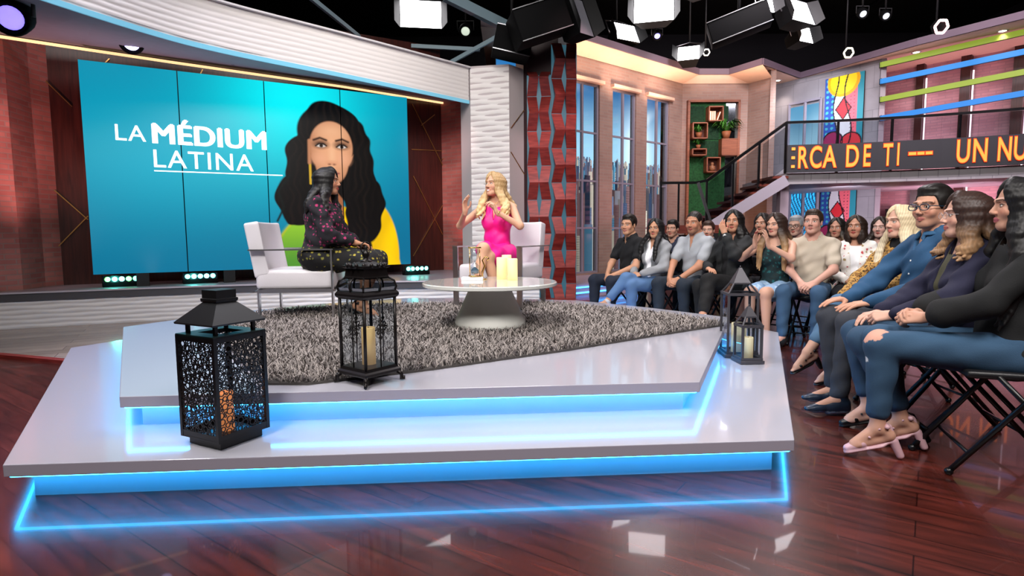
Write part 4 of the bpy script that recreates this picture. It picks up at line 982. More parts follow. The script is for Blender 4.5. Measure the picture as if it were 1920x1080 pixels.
br((578, -8), (692, 84), 8.2, 10.2); br((692, 82), (900, 93), 10.2, 10.4); br((840, 120), (962, 52), 10.3, 10.1); br((835, -8), (955, 52), 9.6, 10.1, .11)

for x, y in ((-4.6, 6.6), (-2.6, 7.4)): spot('header_bounce_fill', (x, y+.9, .6), (x+.2, y+.3, 3.4), 70, (.85, .78, 1), 100, 1, .1)  # added spots standing in for floor bounce on the header underside
area('under_balcony_fill', (6.6, 11.6, 1.9), (7.2, 13.4, .9), .5, 45, (.95, .85, 1), spread=150, sy=1.2)  # unseen area lamps added to brighten the wall below the balcony
area('under_balcony_fill', (8.6, 10.9, 1.9), (9.2, 12.2, .9), .5, 35, (1, .7, .85), spread=150, sy=1.2)
area('recess_light', (6.0, 12.4, 4.2), (6.8, 13.9, 3.0), .5, 25, (.85, .88, 1), spread=120)

spot('alcove_fill', (-6.0, 6.3, 3.0), (-6.1, 7.6, 1.6), 90, (1, .62, .6), 70, 1, .2)  # unseen spots added to brighten the alcove wood and brick pier
spot('alcove_fill', (-.8, 8.2, 2.9), (-1.35, 10.4, 2.0), 110, (1, .62, .6), 50, 1, .2)
# ------------------------------------------------------------------ armchairs
m_leather = M('white_leather', 'dcd8de', .35, bump=.08, bs=120)
def armchair(name, loc, rz, label):
    """faces local -y"""
    r = empty(name, loc, rz, label, 'armchair', 'white armchairs on the stage')
    W_, Dp = .62, .60
    MB().rbox((0, 0, .345), (W_, Dp+.06, .17), .035).build('seat', m_leather, r)
    b = MB(); T = Matrix.Translation((0, .27, .40)) @ Matrix.Rotation(-.16, 4, 'X')
    def nrm(bm):
        for v in bm.verts:
            if v.co.y < 0: v.co.y += .05*max(0, 1-(v.co.x/.24)**2)*1.0 if abs(v.co.x) < .24 else 0
    bm = bmesh.new(); bmesh.ops.create_grid(bm, x_segments=16, y_segments=14, size=1)
    fr = []
    for v in bm.verts: v.co = Vector((v.co.x*W_/2, 0, (v.co.y+1)*.235-.03))
    g = bmesh.ops.extrude_face_region(bm, geom=bm.faces[:])['geom']
    for v in [q for q in g if isinstance(q, bmesh.types.BMVert)]: v.co.y += .13
    for v in bm.verts:
        if v.co.y < .01:
            v.co.y += .055*max(0, 1-(v.co.x/(W_/2))**4)*(1-.5*abs(v.co.z-.2)/.25)
    bmesh.ops.recalc_face_normals(bm, faces=bm.faces); me = bpy.data.meshes.new('backrest'); bm.to_mesh(me); bm.free(); me.materials.append(m_leather)
    me.polygons.foreach_set('use_smooth', [True]*len(me.polygons)); o = bpy.data.objects.new('backrest', me); COL.objects.link(o); o.parent = r
    o.matrix_local = T @ Matrix.Translation((0, -.06, 0)); bv = o.modifiers.new('b', 'BEVEL'); bv.width = .018; bv.segments = 3; bv.limit_method = 'ANGLE'; bv.angle_limit = 1.0
    for s in (-1, 1):
        f = MB(); x = s*(W_/2+.035)
        f.bar((x, -.33, .60), (x, .36, .60), .055, .012)
        f.build('armrest', m_chrome, r)
        MB().bar((x, -.315, .0), (x, -.315, .60), .055, .014, up=(0, 1, 0)).build('leg', m_chrome, r)
        MB().bar((x*.93, .30, .0), (x*.93, .30, .27), .05, .014, up=(0, 1, 0)).build('leg', m_chrome, r)
    for y in (-.315, .30): MB().bar((-W_/2-.03, y, .25), (W_/2+.03, y, .25), .05, .014).build('cross_bar', m_chrome, r)
    MB().bar((-W_/2-.03, -.315, .25), (-W_/2-.03, .3, .25), .014, .03).bar((W_/2+.03, -.315, .25), (W_/2+.03, .3, .25), .014, .03).build('side_rail', m_chrome, r)
    return r
RZ = .338  # top of the rug pile base
G_LOC = (-1.78, 5.08, RZ); G_RZ = math.radians(68)
armchair('armchair', G_LOC, G_RZ, 'white leather armchair with chrome arms under the woman in the patterned dark dress')
H_LOC = (-.14, 5.72, RZ); H_RZ = math.radians(-12)
armchair('armchair', H_LOC, H_RZ, 'white leather armchair with chrome arms under the woman in the pink dress')
# ------------------------------------------------------------------ coffee table and what stands on it
TX, TY, TH = -.17, 4.5, .355
t = empty('coffee_table', (TX, TY, RZ), 0, 'round white coffee table with a flared cone base on the rug', 'table')
MB().lathe([(.50, TH-.032), (.515, TH-.026), (.515, TH-.006), (.508, TH), (.001, TH)], n=72, smooth=False).build('table_top', M('white_lacquer', 'c9cac6', .1, coat=.5), t)
MB().lathe([(.27, 0), (.272, .05), (.262, .075), (.15, TH-.03), (.15, TH-.028)], n=48).build('cone_base', M('pearl_lacquer', 'e4e4de', .45), t)
ZT2 = RZ+TH
m_wax = M('ivory_wax', 'f2e2a8', .5, emit=(1, .78, .32), es=.5)
def candle(loc, r, h, label, group='pillar candles on the coffee table', mat=None, par=None):
    o = empty('pillar_candle', loc, 0, label, 'candle', group)
    MB().lathe([(r, 0), (r, h-.006), (r*.95, h), (r*.8, h-.002), (r*.7, h-.012), (.001, h-.014)], n=28).build('wax', mat or m_wax, o)
    MB().tube([(0, 0, h-.014), (.001, 0, h+.002)], .0015, 6).build('wick', m_black, o); return o
p = at(941, 523, ZT2); candle((p.x, p.y, ZT2), .042, .175, 'ivory pillar candle at the front left of the three on the coffee table')
p = at(961, 525, ZT2); candle((p.x, p.y-.01, ZT2), .040, .17, 'ivory pillar candle at the right of the three on the coffee table')
p = at(950, 517, ZT2); candle((p.x, p.y+.05, ZT2), .042, .18, 'ivory pillar candle standing behind the other two on the coffee table')
p = at(886, 525, ZT2)
o = MB().rbox((0, 0, .012), (.17, .12, .024), .003).build('cue_cards', M('card_white', 'e0e0e4', .5)); o.location = (p.x, p.y, ZT2); tag(o, 'small white stack of cards under the hourglass on the coffee table', 'cards')
hg = empty('hourglass', (p.x+.02, p.y, ZT2+.025), .3, 'tall gold and glass hourglass ornament beside the candles', 'hourglass')
MB().lathe([(.028, .02), (.036, .05), (.034, .09), (.006, .118), (.006, .124), (.034, .15), (.036, .19), (.028, .222)], n=24).build('glass_bulb', glass_mat('hourglass_glass', a=.1), hg)
MB().lathe([(.001, .024), (.03, .03), (.031, .055), (.01, .075), (.001, .08)], n=20).build('sand', M('blue_sand', '4a6070', .8), hg)
fr = MB().rbox((0, 0, .006), (.09, .07, .012), .003).rbox((0, 0, .232), (.09, .07, .012), .003)
for s in (-1, 1): fr.tube([(s*.04, 0, .01), (s*.043, 0, .12), (s*.04, 0, .23)], .004, 8)
fr.build('gold_frame', M('polished_gold', 'd8b070', .2, 1), hg)
sg = empty('gold_figurine', (p.x+.085, p.y+.03, ZT2), 0, 'slim gold looped ornament right beside the hourglass', 'ornament')
MB().tube([(0, 0, .0), (-.01, 0, .06), (.012, 0, .11), (-.006, 0, .155), (.02, 0, .185), (.045, 0, .17), (.03, 0, .15)], .006, 8).lathe([(.03, 0), (.026, .008), (.004, .012)], n=16).build('loop', M('polished_gold2', 'd8b070', .2, 1), sg)
# ------------------------------------------------------------------ lanterns
def filigree_lantern():
    z0 = .166; p = at(390, 848, z0); a = .25; th = math.radians(62)
    cx, cy = p.x-.0, p.y+a*.64
    r = empty('filigree_lantern', (cx, cy, z0), th, 'large black metal lantern with cut-out circle sides on the lower stage step', 'lantern')
    h0, h1 = .035, .475; hs = a/2
    MB().box((0, 0, .018), (a*.82, a*.82, .036)).build('plinth', m_blackgl, r)
    f = MB()
    for sx_ in (-1, 1):
        for sy in (-1, 1): f.box((sx_*(hs-.007), sy*(hs-.007), (h0+h1)/2), (.016, .016, h1-h0))
    f.box((0, 0, h0+.004), (a, a, .008))
    for z in (h0+.018, h1-.012):
        for s in (-1, 1): f.box((0, s*(hs-.004), z), (a, .008, .024)).box((s*(hs-.004), 0, z), (.008, a, .024))
    f.build('frame', m_blackgl, r)
    lid = MB()
    for s in (-1, 1): lid.box((0, s*(hs-.03), h1), (a, .06, .008)).box((s*(hs-.03), 0, h1), (.06, a-.12, .008))
    lid.build('top_plate', M('dark_teal_plate', '12201f', .3), r)
    # packed circles
    rg = random.Random(11); Wd, Hh = a-.024, h1-h0-.05; cs = []
    for rad, n in ((.0135, 260), (.0105, 700), (.0078, 1800), (.0055, 3500)):
        for _ in range(n):
            x, z = rg.uniform(-Wd/2+rad*.6, Wd/2-rad*.6), rg.uniform(rad*.6, Hh-rad*.6)
            if all((x-q[0])**2+(z-q[1])**2 > (rad+q[2]-.0006)**2 for q in cs): cs.append((x, z, rad))
    def side(T):
        m = MB(); n = 12
        for (x, z, rad) in cs:
            ri, ro = rad-.0027, rad+.001; vs = []
            for y in (-.0015, .0015):
                for rr2 in (ri, ro):
                    for j in range(n):
                        an = 2*PI*j/n; vs.append((x+rr2*math.cos(an), y, z+rr2*math.sin(an)))
            fs = []
            for j in range(n):
                k = (j+1) % n
                fs += [(j, k, n+k, n+j), (2*n+j, 3*n+j, 3*n+k, 2*n+k), (j, 2*n+j, 2*n+k, k), (n+j, n+k, 3*n+k, 3*n+j)]
            m.add(vs, fs, mat=T)
        return m
    for k in range(4):
        T = Matrix.Rotation(k*PI/2, 4, 'Z') @ Matrix.Translation((0, -hs+.004, h0+.026)); side(T).build('cutout_panel', m_blackgl, r)
    for sx_ in (-1, 1):
        for sy in (-1, 1): MB().box((sx_*(hs-.035), sy*(hs-.035), h1+.022), (.014, .014, .045)).build('roof_post', m_blackgl, r)
    s2 = math.sqrt(2); rf = MB().lathe([(.178, h1+.045), (.180, h1+.052), (.062, h1+.135), (.060, h1+.135)], n=4, rot=PI/4, smooth=False)
    rf.lathe([(.070, h1+.133), (.074, h1+.14), (.074, h1+.148), (.067, h1+.15), (.067, h1+.185), (.001, h1+.188)], n=4, rot=PI/4, smooth=False)
    rf.build('roof', M('roof_black', '121214', .4), r)
    c = candle((cx, cy, z0+.042), .035, .17, 'orange glowing candle inside the large filigree lantern', 'lantern candles', M('amber_wax', 'd88a58', .5, emit=(1, .35, .12), es=.45))
filigree_lantern()
m_bronze = M('dark_bronze', '1e1a1a', .35, .5)
def ornate_lantern():
    z0 = .325; p = at(678, 728, z0); a = .20; th = math.radians(52); cx, cy = p.x+.005, p.y+.14
    r = empty('ornate_lantern', (cx, cy, z0), th, 'tall antique bronze lantern with glass dome and finial on the upper stage step', 'lantern')
    R_ = a/math.sqrt(2)
    q = lambda prof, n=4, rot=PI/4, sm=False: MB().lathe(prof, n=n, rot=rot, smooth=sm)
    q([(R_*1.05, .045), (R_*1.1, .05), (R_*1.1, .062), (R_*1.0, .07), (R_*.98, .085), (.001, .086)]).build('base', m_bronze, r)
    for k in range(4):
        an = PI/4+k*PI/2; d = Vector((math.cos(an), math.sin(an), 0))
        MB().tube([d*R_*.98+Vector((0, 0, .05)), d*R_*1.12+Vector((0, 0, .03)), d*R_*1.1+Vector((0, 0, .006)), d*R_*1.2+Vector((0, 0, .008)), d*R_*1.2+Vector((0, 0, .022))], [.012, .010, .008, .008, .006], 8).build('foot', m_bronze, r)
    hb = .43; posts = MB()
    for k in range(4):
        an = PI/4+k*PI/2; d = Vector((math.cos(an), math.sin(an), 0)); posts.tube([d*R_*.94+Vector((0, 0, .08)), d*R_*.94+Vector((0, 0, hb))], .008, 8)
        an2 = k*PI/2; e_ = Vector((math.cos(an2), math.sin(an2), 0)); posts.tube([e_*R_*.66+Vector((0, 0, .08)), e_*R_*.66+Vector((0, 0, hb))], .0035, 6)
    posts.build('corner_post', m_bronze, r)
    gl = MB()
    for k in range(4):
        T = Matrix.Rotation(k*PI/2, 4, 'Z'); w = a*.46; gl.add([(-w, -w, .085), (w, -w, .085), (w, -w, hb), (-w, -w, hb)], [(0, 1, 2, 3)], mat=T)
    gl.build('glass_pane', m_glass, r)
    for k in range(4):
        T = Matrix.Rotation(k*PI/2, 4, 'Z') @ Matrix.Translation((0, -a*.47, .27)); m = MB()
        m.tube([T @ Vector((0, 0, -.055)), T @ Vector((0, 0, .055))], .0035, 6).tube([T @ Vector((-.032, 0, 0)), T @ Vector((.032, 0, 0))], .0035, 6)
        for s in (-1, 1):
            for u in (-1, 1):
                m.tube([T @ Vector((0, 0, u*.012)), T @ Vector((s*.013, 0, u*.024)), T @ Vector((s*.022, 0, u*.012)), T @ Vector((s*.012, 0, u*.004))], .003, 6)
                m.tube([T @ Vector((0, 0, u*.05)), T @ Vector((s*.01, 0, u*.04)), T @ Vector((0, 0, u*.03))], .003, 6)
        m.build('scroll_ornament', m_bronze, r)
    q([(R_*.95, hb-.012), (R_*1.05, hb-.004), (R_*1.1, hb+.004), (R_*1.1, hb+.014), (R_*1.02, hb+.026), (R_*.9, hb+.03)]).build('shoulder', m_bronze, r)
    q([(R_*.95, hb+.026), (R_*1.0, hb+.045), (R_*.92, hb+.075), (R_*.72, hb+.09)], 4).build('glass_dome', glass_mat('dome_glass', 'b8bcc0', a=.12), r)
    rb = MB()
    for k in range(8):
        an = k*PI/4; d = Vector((math.cos(an), math.sin(an), 0)); f_ = 1. if k % 2 else .72
        rb.tube([d*R_*f_*s+Vector((0, 0, hb+z)) for s, z in ((.97, .026), (1.02, .045), (.94, .075), (.74, .09))], .005, 6)
    rb.build('dome_rib', m_bronze, r)
    q([(R_*.72, hb+.086), (R_*.78, hb+.092), (R_*.74, hb+.10), (R_*.70, hb+.135), (R_*.82, hb+.142), (R_*.82, hb+.15), (R_*.5, hb+.158), (R_*.30, hb+.168), (.001, hb+.17)]).build('crown', m_bronze, r)
    cr = MB()
    for k in range(16):
        an = k*PI/8; cr.ball((math.cos(an)*R_*.66, math.sin(an)*R_*.66, hb+.152), (.010, .010, .013), 4)
    cr.build('crown_beads', m_bronze, r)
    MB().lathe([(.034, hb+.166), (.022, hb+.176), (.010, hb+.186), (.020, hb+.2), (.016, hb+.215), (.005, hb+.226), (.009, hb+.236), (.001, hb+.248)], n=14).build('finial', m_bronze, r)
    MB().tube([(.03*math.cos(t_), 0, hb+.235+.03*math.sin(t_)) for t_ in [i*2*PI/16 for i in range(16)]], .003, 6, closed=True).build('carry_ring', m_bronze, r)
    candle((cx, cy, z0+.088), .034, .185, 'pale tapering candle inside the antique bronze lantern', 'lantern candles', M('cream_wax', 'd8b878', .5, emit=(1, .6, .25), es=.25))
ornate_lantern()
def glass_lantern(px, py, a, hb, hs, hr, rz, label, clab, ch, dy=.0):
    z0 = .166; p = at(px, py, z0); cx, cy = p.x, p.y+dy
    r = empty('glass_lantern', (cx, cy, z0), rz, label, 'lantern', 'grey glass lanterns at the right end of the stage step'); mt = M('pewter', '46444a', .45, .3); h = a/2; s2 = math.sqrt(2)
    MB().rbox((0, 0, .011), (a*1.14, a*1.14, .022), .003).build('base', mt, r)
    f = MB()
    for sx_ in (-1, 1):
        for sy in (-1, 1):
            f.box((sx_*(h-.008), sy*(h-.008), .02+hb/2), (.015, .015, hb))
            f.bar((sx_*(h-.004), sy*(h-.004), .02+hb), (sx_*h*.5, sy*h*.5, .02+hb+hs), .010, .010)
    for s in (-1, 1):
        for z in (.03, .02+hb): f.box((0, s*(h-.006), z), (a+.004, .012, .018)).box((s*(h-.006), 0, z), (.012, a+.004, .018))
        f.box((0, s*h*.5, .02+hb+hs), (a*.5, .01, .01)).box((s*h*.5, 0, .02+hb+hs), (.01, a*.5, .01))
    f.build('frame', mt, r)
    g = MB()
    for k in range(4):
        T = Matrix.Rotation(k*PI/2, 4, 'Z'); w = h-.008
        g.add([(-w, -w, .03), (w, -w, .03), (w, -w, .02+hb), (-w, -w, .02+hb)], [(0, 1, 2, 3)], mat=T)
        g.add([(-w, -w, .02+hb), (w, -w, .02+hb), (h*.5, -h*.5, .02+hb+hs), (-h*.5, -h*.5, .02+hb+hs)], [(0, 1, 2, 3)], mat=T)
    g.build('glass_pane', m_glass, r)
    zt = .02+hb+hs
    MB().lathe([(h*.68*s2*.78, zt), (h*.68*s2*.8, zt+.004), (.012, zt+hr), (.001, zt+hr)], n=4, rot=PI/4, smooth=False).build('roof', mt, r)
    MB().lathe([(.008, zt+hr-.002), (.004, zt+hr+.012), (.001, zt+hr+.016)], n=10).build('finial', mt, r)
    candle((cx, cy, z0+.024), a*.24, ch, clab, 'lantern candles', M('cream_wax2', 'ecdcb4', .5, emit=(1, .75, .4), es=.25))
glass_lantern(1397, 672, .215, .43, .075, .11, math.radians(-6), 'tall grey glass lantern standing behind the small one near the audience', 'short candle inside the tall grey glass lantern', .21, .13)
glass_lantern(1408, 682, .145, .235, .06, .07, math.radians(2), 'small grey glass lantern in front of the tall one near the audience', 'thick candle inside the small grey glass lantern', .15, .06)
# ------------------------------------------------------------------ folding chair
m_chair = M('chair_black', '0b0b0d', .3)
m_pad = M('chair_pad', '141417', .42)
def folding_chair(label=None):
    """faces local -y, seat height .45"""
    r = empty('folding_chair', (0, 0, 0), 0, label, 'chair', 'black folding chairs of the audience')
    MB().rbox((0, -.01, .44), (.40, .40, .035), .015).build('seat', m_pad, r)
    b = MB(); pts = []
    for i in range(9):
        u = -1+i/4; pts.append((u*.19, .03*(1-u*u)*1.))
    v = []
    for z, dy in ((.62, 0), (.80, .05)):
        for (x, y) in pts: v.append((x, .215+dy+y, z))
    for z, dy in ((.62, .02), (.80, .07)):
        for (x, y) in pts: v.append((x, .215+dy+y, z))
    fs = []
    for i in range(8): fs += [(i, i+1, 10+i, 9+i), (18+i, 27+i, 28+i, 19+i), (i, 18+i, 19+i, i+1), (9+i, 10+i, 28+i, 27+i)]
    fs += [(0, 9, 27, 18), (8, 26, 35, 17)]
    b.add(v, fs, smooth=False).build('backrest', m_pad, r, bevel=.008)
    for s in (-1, 1):
        MB().tube([(s*.215, -.26, .015), (s*.215, .20, .60), (s*.21, .27, .82)], .0125, 8).ball((s*.215, -.26, .014), .018, 5).build('leg', m_chair, r)
        MB().tube([(s*.195, .28, .015), (s*.195, -.10, .44)], .0115, 8).ball((s*.195, .28, .014), .017, 5).build('leg', m_chair, r)
    MB().tube([(-.215, -.19, .10), (.215, -.19, .10)], .008, 6).build('stretcher', m_chair, r)
    MB().tube([(-.195, .20, .11), (.195, .20, .11)], .008, 6).build('stretcher', m_chair, r)
    MB().tube([(-.21, .27, .815), (0, .30, .83), (.21, .27, .815)], .0125, 8).build('top_tube', m_chair, r)
    return r
# ------------------------------------------------------------------ figures: smooth-blended volumes turned into one skin
V3 = lambda *a: np.array(a[0] if len(a) == 1 else a, float)
def nrmz(v): return v/max(1e-9, np.linalg.norm(v))
class Vol:
    """a list of rounded limbs and ellipsoids blended into one surface"""
    def __init__(s, k=.02): s.p = []; s.k = k
    def cap(s, a, b, ra, rb=None, k=None, flat=None, op='+'):
        s.p.append(('c', V3(a), V3(b), ra, ra if rb is None else rb, s.k if k is None else k, flat, op)); return s
    def ell(s, c, r, R=None, k=None, op='+'):
        s.p.append(('e', V3(c), V3(r), np.eye(3) if R is None else R, None, s.k if k is None else k, None, op)); return s
    def cut(s, fn): s.p.append(('f', fn, None, None, None, 0, None, 'f')); return s
    def bounds(s):
        lo, hi = np.full(3, 9.), np.full(3, -9.)
        for p in s.p:
            if p[7] != '+': continue
            if p[0] == 'c': m = max(p[3], p[4]); lo = np.minimum(lo, np.minimum(p[1], p[2])-m); hi = np.maximum(hi, np.maximum(p[1], p[2])+m)
            else: m = p[2].max(); lo = np.minimum(lo, p[1]-m); hi = np.maximum(hi, p[1]+m)
        return lo-.01, hi+.01
    def field(s, lo, hi, h):
        n = np.maximum(4, np.ceil((hi-lo)/h).astype(int)+1); F = np.full(n, .12)
        ax = [lo[i]+h*np.arange(n[i]) for i in range(3)]
        for (t, a, b, r1, r2, k, flat, op) in s.p:
            if t == 'f':
                X, Y, Z = np.meshgrid(*ax, indexing='ij', sparse=True); F = a(F, X, Y, Z); continue
            m = k+3*h+.012
            if t == 'c': R_ = max(r1, r2); l_, h_ = np.minimum(a, b)-R_-m, np.maximum(a, b)+R_+m
            else: R_ = b.max(); l_, h_ = a-R_-m, a+R_+m
            i0 = np.clip(np.floor((l_-lo)/h).astype(int), 0, n); i1 = np.clip(np.ceil((h_-lo)/h).astype(int)+1, 0, n)
            if (i1 <= i0).any(): continue
            sl = tuple(slice(i0[i], i1[i]) for i in range(3))
            X, Y, Z = [ax[i][sl[i]] for i in range(3)]; X = X[:, None, None]-a[0]; Y = Y[None, :, None]-a[1]; Z = Z[None, None, :]-a[2]
            if t == 'c':
                ba = b-a
                if flat is not None:
                    fd, fs = flat; q = (1/fs-1); dt = (X*fd[0]+Y*fd[1]+Z*fd[2])*q; X, Y, Z = X+dt*fd[0], Y+dt*fd[1], Z+dt*fd[2]; ba = ba+fd*(ba@fd)*q
                u = np.clip((X*ba[0]+Y*ba[1]+Z*ba[2])/max(1e-9, ba@ba), 0, 1)
                d = np.sqrt((X-u*ba[0])**2+(Y-u*ba[1])**2+(Z-u*ba[2])**2)-(r1+(r2-r1)*u)
                if flat is not None: d = d*(.5+.5*flat[1])
            else:
                R = r1; x = (X*R[0, 0]+Y*R[1, 0]+Z*R[2, 0]); y = (X*R[0, 1]+Y*R[1, 1]+Z*R[2, 1]); z = (X*R[0, 2]+Y*R[1, 2]+Z*R[2, 2])
                k0 = np.sqrt((x/b[0])**2+(y/b[1])**2+(z/b[2])**2); k1 = np.sqrt((x/b[0]**2)**2+(y/b[1]**2)**2+(z/b[2]**2)**2)
                d = k0*(k0-1)/np.maximum(k1, 1e-6)
            f = F[sl]
            if op == '+':
                if k > 0: hh = np.maximum(k-np.abs(f-d), 0)/k; F[sl] = np.minimum(f, d)-hh*hh*k*.25
                else: F[sl] = np.minimum(f, d)
            else:
                d = -d
                if k > 0: hh = np.maximum(k-np.abs(f-d), 0)/k; F[sl] = np.maximum(f, d)+hh*hh*k*.25
                else: F[sl] = np.maximum(f, d)
        return F
def nets(F, lo, h):
    """surface nets: quads around the zero level"""
    I = F < 0; n = F.shape
    c = [I[i:n[0]-1+i, j:n[1]-1+j, k:n[2]-1+k] for i in (0, 1) for j in (0, 1) for k in (0, 1)]
    sm = sum(x.astype(np.int8) for x in c); act = (sm > 0) & (sm < 8); idx = np.full(act.shape, -1, np.int64)
    A = np.argwhere(act); idx[act] = np.arange(len(A)); P = np.zeros((len(A), 3)); W_ = np.zeros(len(A))
    val = {}
    for i in (0, 1):
        for j in (0, 1):
            for k in (0, 1): val[i, j, k] = F[A[:, 0]+i, A[:, 1]+j, A[:, 2]+k]
    for (p, q) in [((i, j, k), (i+(d == 0), j+(d == 1), k+(d == 2))) for d in range(3) for i in (0, 1) for j in (0, 1) for k in (0, 1) if (i, j, k)[d] == 0]:
        a, b = val[p], val[q]; m = (a < 0) != (b < 0); t = np.where(m, a/np.where(m, a-b, 1), 0)
        for ax in range(3): P[:, ax] += m*(p[ax]+t*(q[ax]-p[ax]))
        W_ += m
    P = P/W_[:, None]+A; Q = []
    for d in range(3):
        e1, e2 = [(1, 2), (2, 0), (0, 1)][d]
        sl0 = [slice(1, n[i]-1) for i in range(3)]; sl0[d] = slice(0, n[d]-1); sl1 = list(sl0); sl1[d] = slice(1, n[d])
        a, b = I[tuple(sl0)], I[tuple(sl1)]; X = np.argwhere(a != b)
        if len(X) == 0: continue
        s = a[tuple(X.T)]; G = X.copy()
        for i in range(3):
            if i != d: G[:, i] += 1
        def at_(o1, o2):
            g = G.copy(); g[:, e1] -= o1; g[:, e2] -= o2; return idx[g[:, 0], g[:, 1], g[:, 2]]
        q = np.stack([at_(1, 1), at_(0, 1), at_(0, 0), at_(1, 0)], 1); q[~s] = q[~s][:, ::-1]; Q.append(q)
    Q = np.concatenate(Q); Q = Q[(Q >= 0).all(1)]
    return lo+P*h, Q
def vol_mesh(parts):
    """parts: list of (Vol, lo, hi, h) -> verts, quads"""
    vs, qs, b = [], [], 0
    for v, lo, hi, h in parts:
        F = v.field(lo, hi, h); F[0] = F[-1] = .1; F[:, 0] = F[:, -1] = .1; F[:, :, 0] = F[:, :, -1] = .1
        P, Q = nets(F, lo, h)
        vs.append(P); qs.append(Q+b); b += len(P)
    return np.concatenate(vs), np.concatenate(qs)
def mk(name, P, Q, mats, parent=None, cols=None, relax=1):
    if relax:
        for _ in range(relax):
            S_ = np.zeros_like(P); C_ = np.zeros(len(P))
            for i in range(4):
                a, b = Q[:, i], Q[:, (i+1) % 4]; np.add.at(S_, a, P[b]); np.add.at(C_, a, 1); np.add.at(S_, b, P[a]); np.add.at(C_, b, 1)
            P = P*.5+.5*S_/np.maximum(C_, 1)[:, None]
    me = bpy.data.meshes.new(name); me.vertices.add(len(P)); me.vertices.foreach_set('co', P.ravel())
    me.loops.add(len(Q)*4); me.loops.foreach_set('vertex_index', Q.ravel().astype(np.int32)); me.polygons.add(len(Q))
    me.polygons.foreach_set('loop_start', np.arange(0, len(Q)*4, 4, dtype=np.int32)); me.polygons.foreach_set('loop_total', np.full(len(Q), 4, np.int32))
    for m in (mats if isinstance(mats, (list, tuple)) else [mats]): me.materials.append(m)
    me.update(calc_edges=True); me.polygons.foreach_set('use_smooth', np.ones(len(Q), bool))
    if cols is not None:
        a = me.color_attributes.new('Col', 'FLOAT_COLOR', 'POINT'); c = np.ones((len(P), 4)); c[:, :3] = cols; a.data.foreach_set('color', c.ravel())
    o = bpy.data.objects.new(name, me); COL.objects.link(o)
    if parent is not None: o.parent = parent
    return o
m_skin = M('skin', 'c08a6a', .5, attr=True, sub=.05, spec=.3)
m_cloth = M('cloth', '808080', .85, attr=True, sheen=.0, bump=.15, bs=260)
m_satin = M('satin_cloth', '808080', .5, attr=True)
def hair_mat(name, col, col2, rough=.38):
    return M(name, col, rough, attr=True, spec=.5)
m_hair = hair_mat('hair_strands', '201510', 'x', .5)
m_shoe = M('shoe_surface', '808080', .35, attr=True)
def rotm(yaw, pitch, roll=0.):
    """columns: right, forward, up"""
    M_ = Matrix.Rotation(yaw, 3, 'Z') @ Matrix.Rotation(-pitch, 3, 'X') @ Matrix.Rotation(roll, 3, 'Y'); return np.array(M_)
def ik(a, b, l1, l2, pole):
    d = b-a; L_ = min(np.linalg.norm(d), (l1+l2)*.999); u = nrmz(d); x = (l1*l1-l2*l2+L_*L_)/(2*L_); y = math.sqrt(max(0, l1*l1-x*x))
    p = pole-u*(pole@u); return a+u*x+nrmz(p)*y, a+u*L_
def skin_head(v, C, R, s, fem, smile=0.):
    g = lambda x, y, z: C+R@(V3(x, y, z)*s)
    v.ell(g(0, -.012, .035), V3(.075, .093, .083)*s, R, .02)
    v.ell(g(0, .028, -.025), V3(.062, .064, .082)*s, R, .025)
    v.cap(g(0, .058, -.090), g(0, .066, -.094), .020*s, .0185*s, .03)
    for e in (-1, 1):
        v.cap(g(e*.05, .0, -.055), g(e*.02, .06, -.092), .018*s, .015*s, .025)
        v.ell(g(e*.040, .062, -.028), V3(.022, .018, .022)*s, R, .02)
        v.cap(g(e*.012, .088, .023), g(e*.052, .068, .026), .010*s, .008*s, .012)
        v.ell(g(e*.031, .094, .004), V3(.017, .012, .011)*s, R, .012, '-')
        v.ell(g(e*.031, .0715, .002), V3(.0145, .0135, .0135)*s, R, .004)
        v.ell(g(e*.075, -.008, -.004), V3(.009, .019, .03)*s, R@rotm(-e*.35, 0), .008)
        v.ell(g(e*.083, -.004, .0), V3(.005, .010, .016)*s, R@rotm(-e*.35, 0), .004, '-')
        v.ell(g(e*.0125, .096, -.034), V3(.0085, .009, .0075)*s, R, .006)
    v.cap(g(0, .084, .012), g(0, .106, -.028), .0075*s, .0105*s, .010)
    w = .022+.006*smile; up = .004*smile
    for e in (-1, 1):
        v.cap(g(0, .0905, -.0580), g(e*w, .079, -.0608+up), .0062*s, .0032*s, .006)
        v.cap(g(0, .0890, -.0695-up*.6), g(e*w*.85, .079, -.0645+up), .0070*s, .0034*s, .006)
    if smile > .4: v.ell(g(0, .096, -.0640), V3(w*.72, .008, .0035+.003*smile)*s, R, .003, '-')
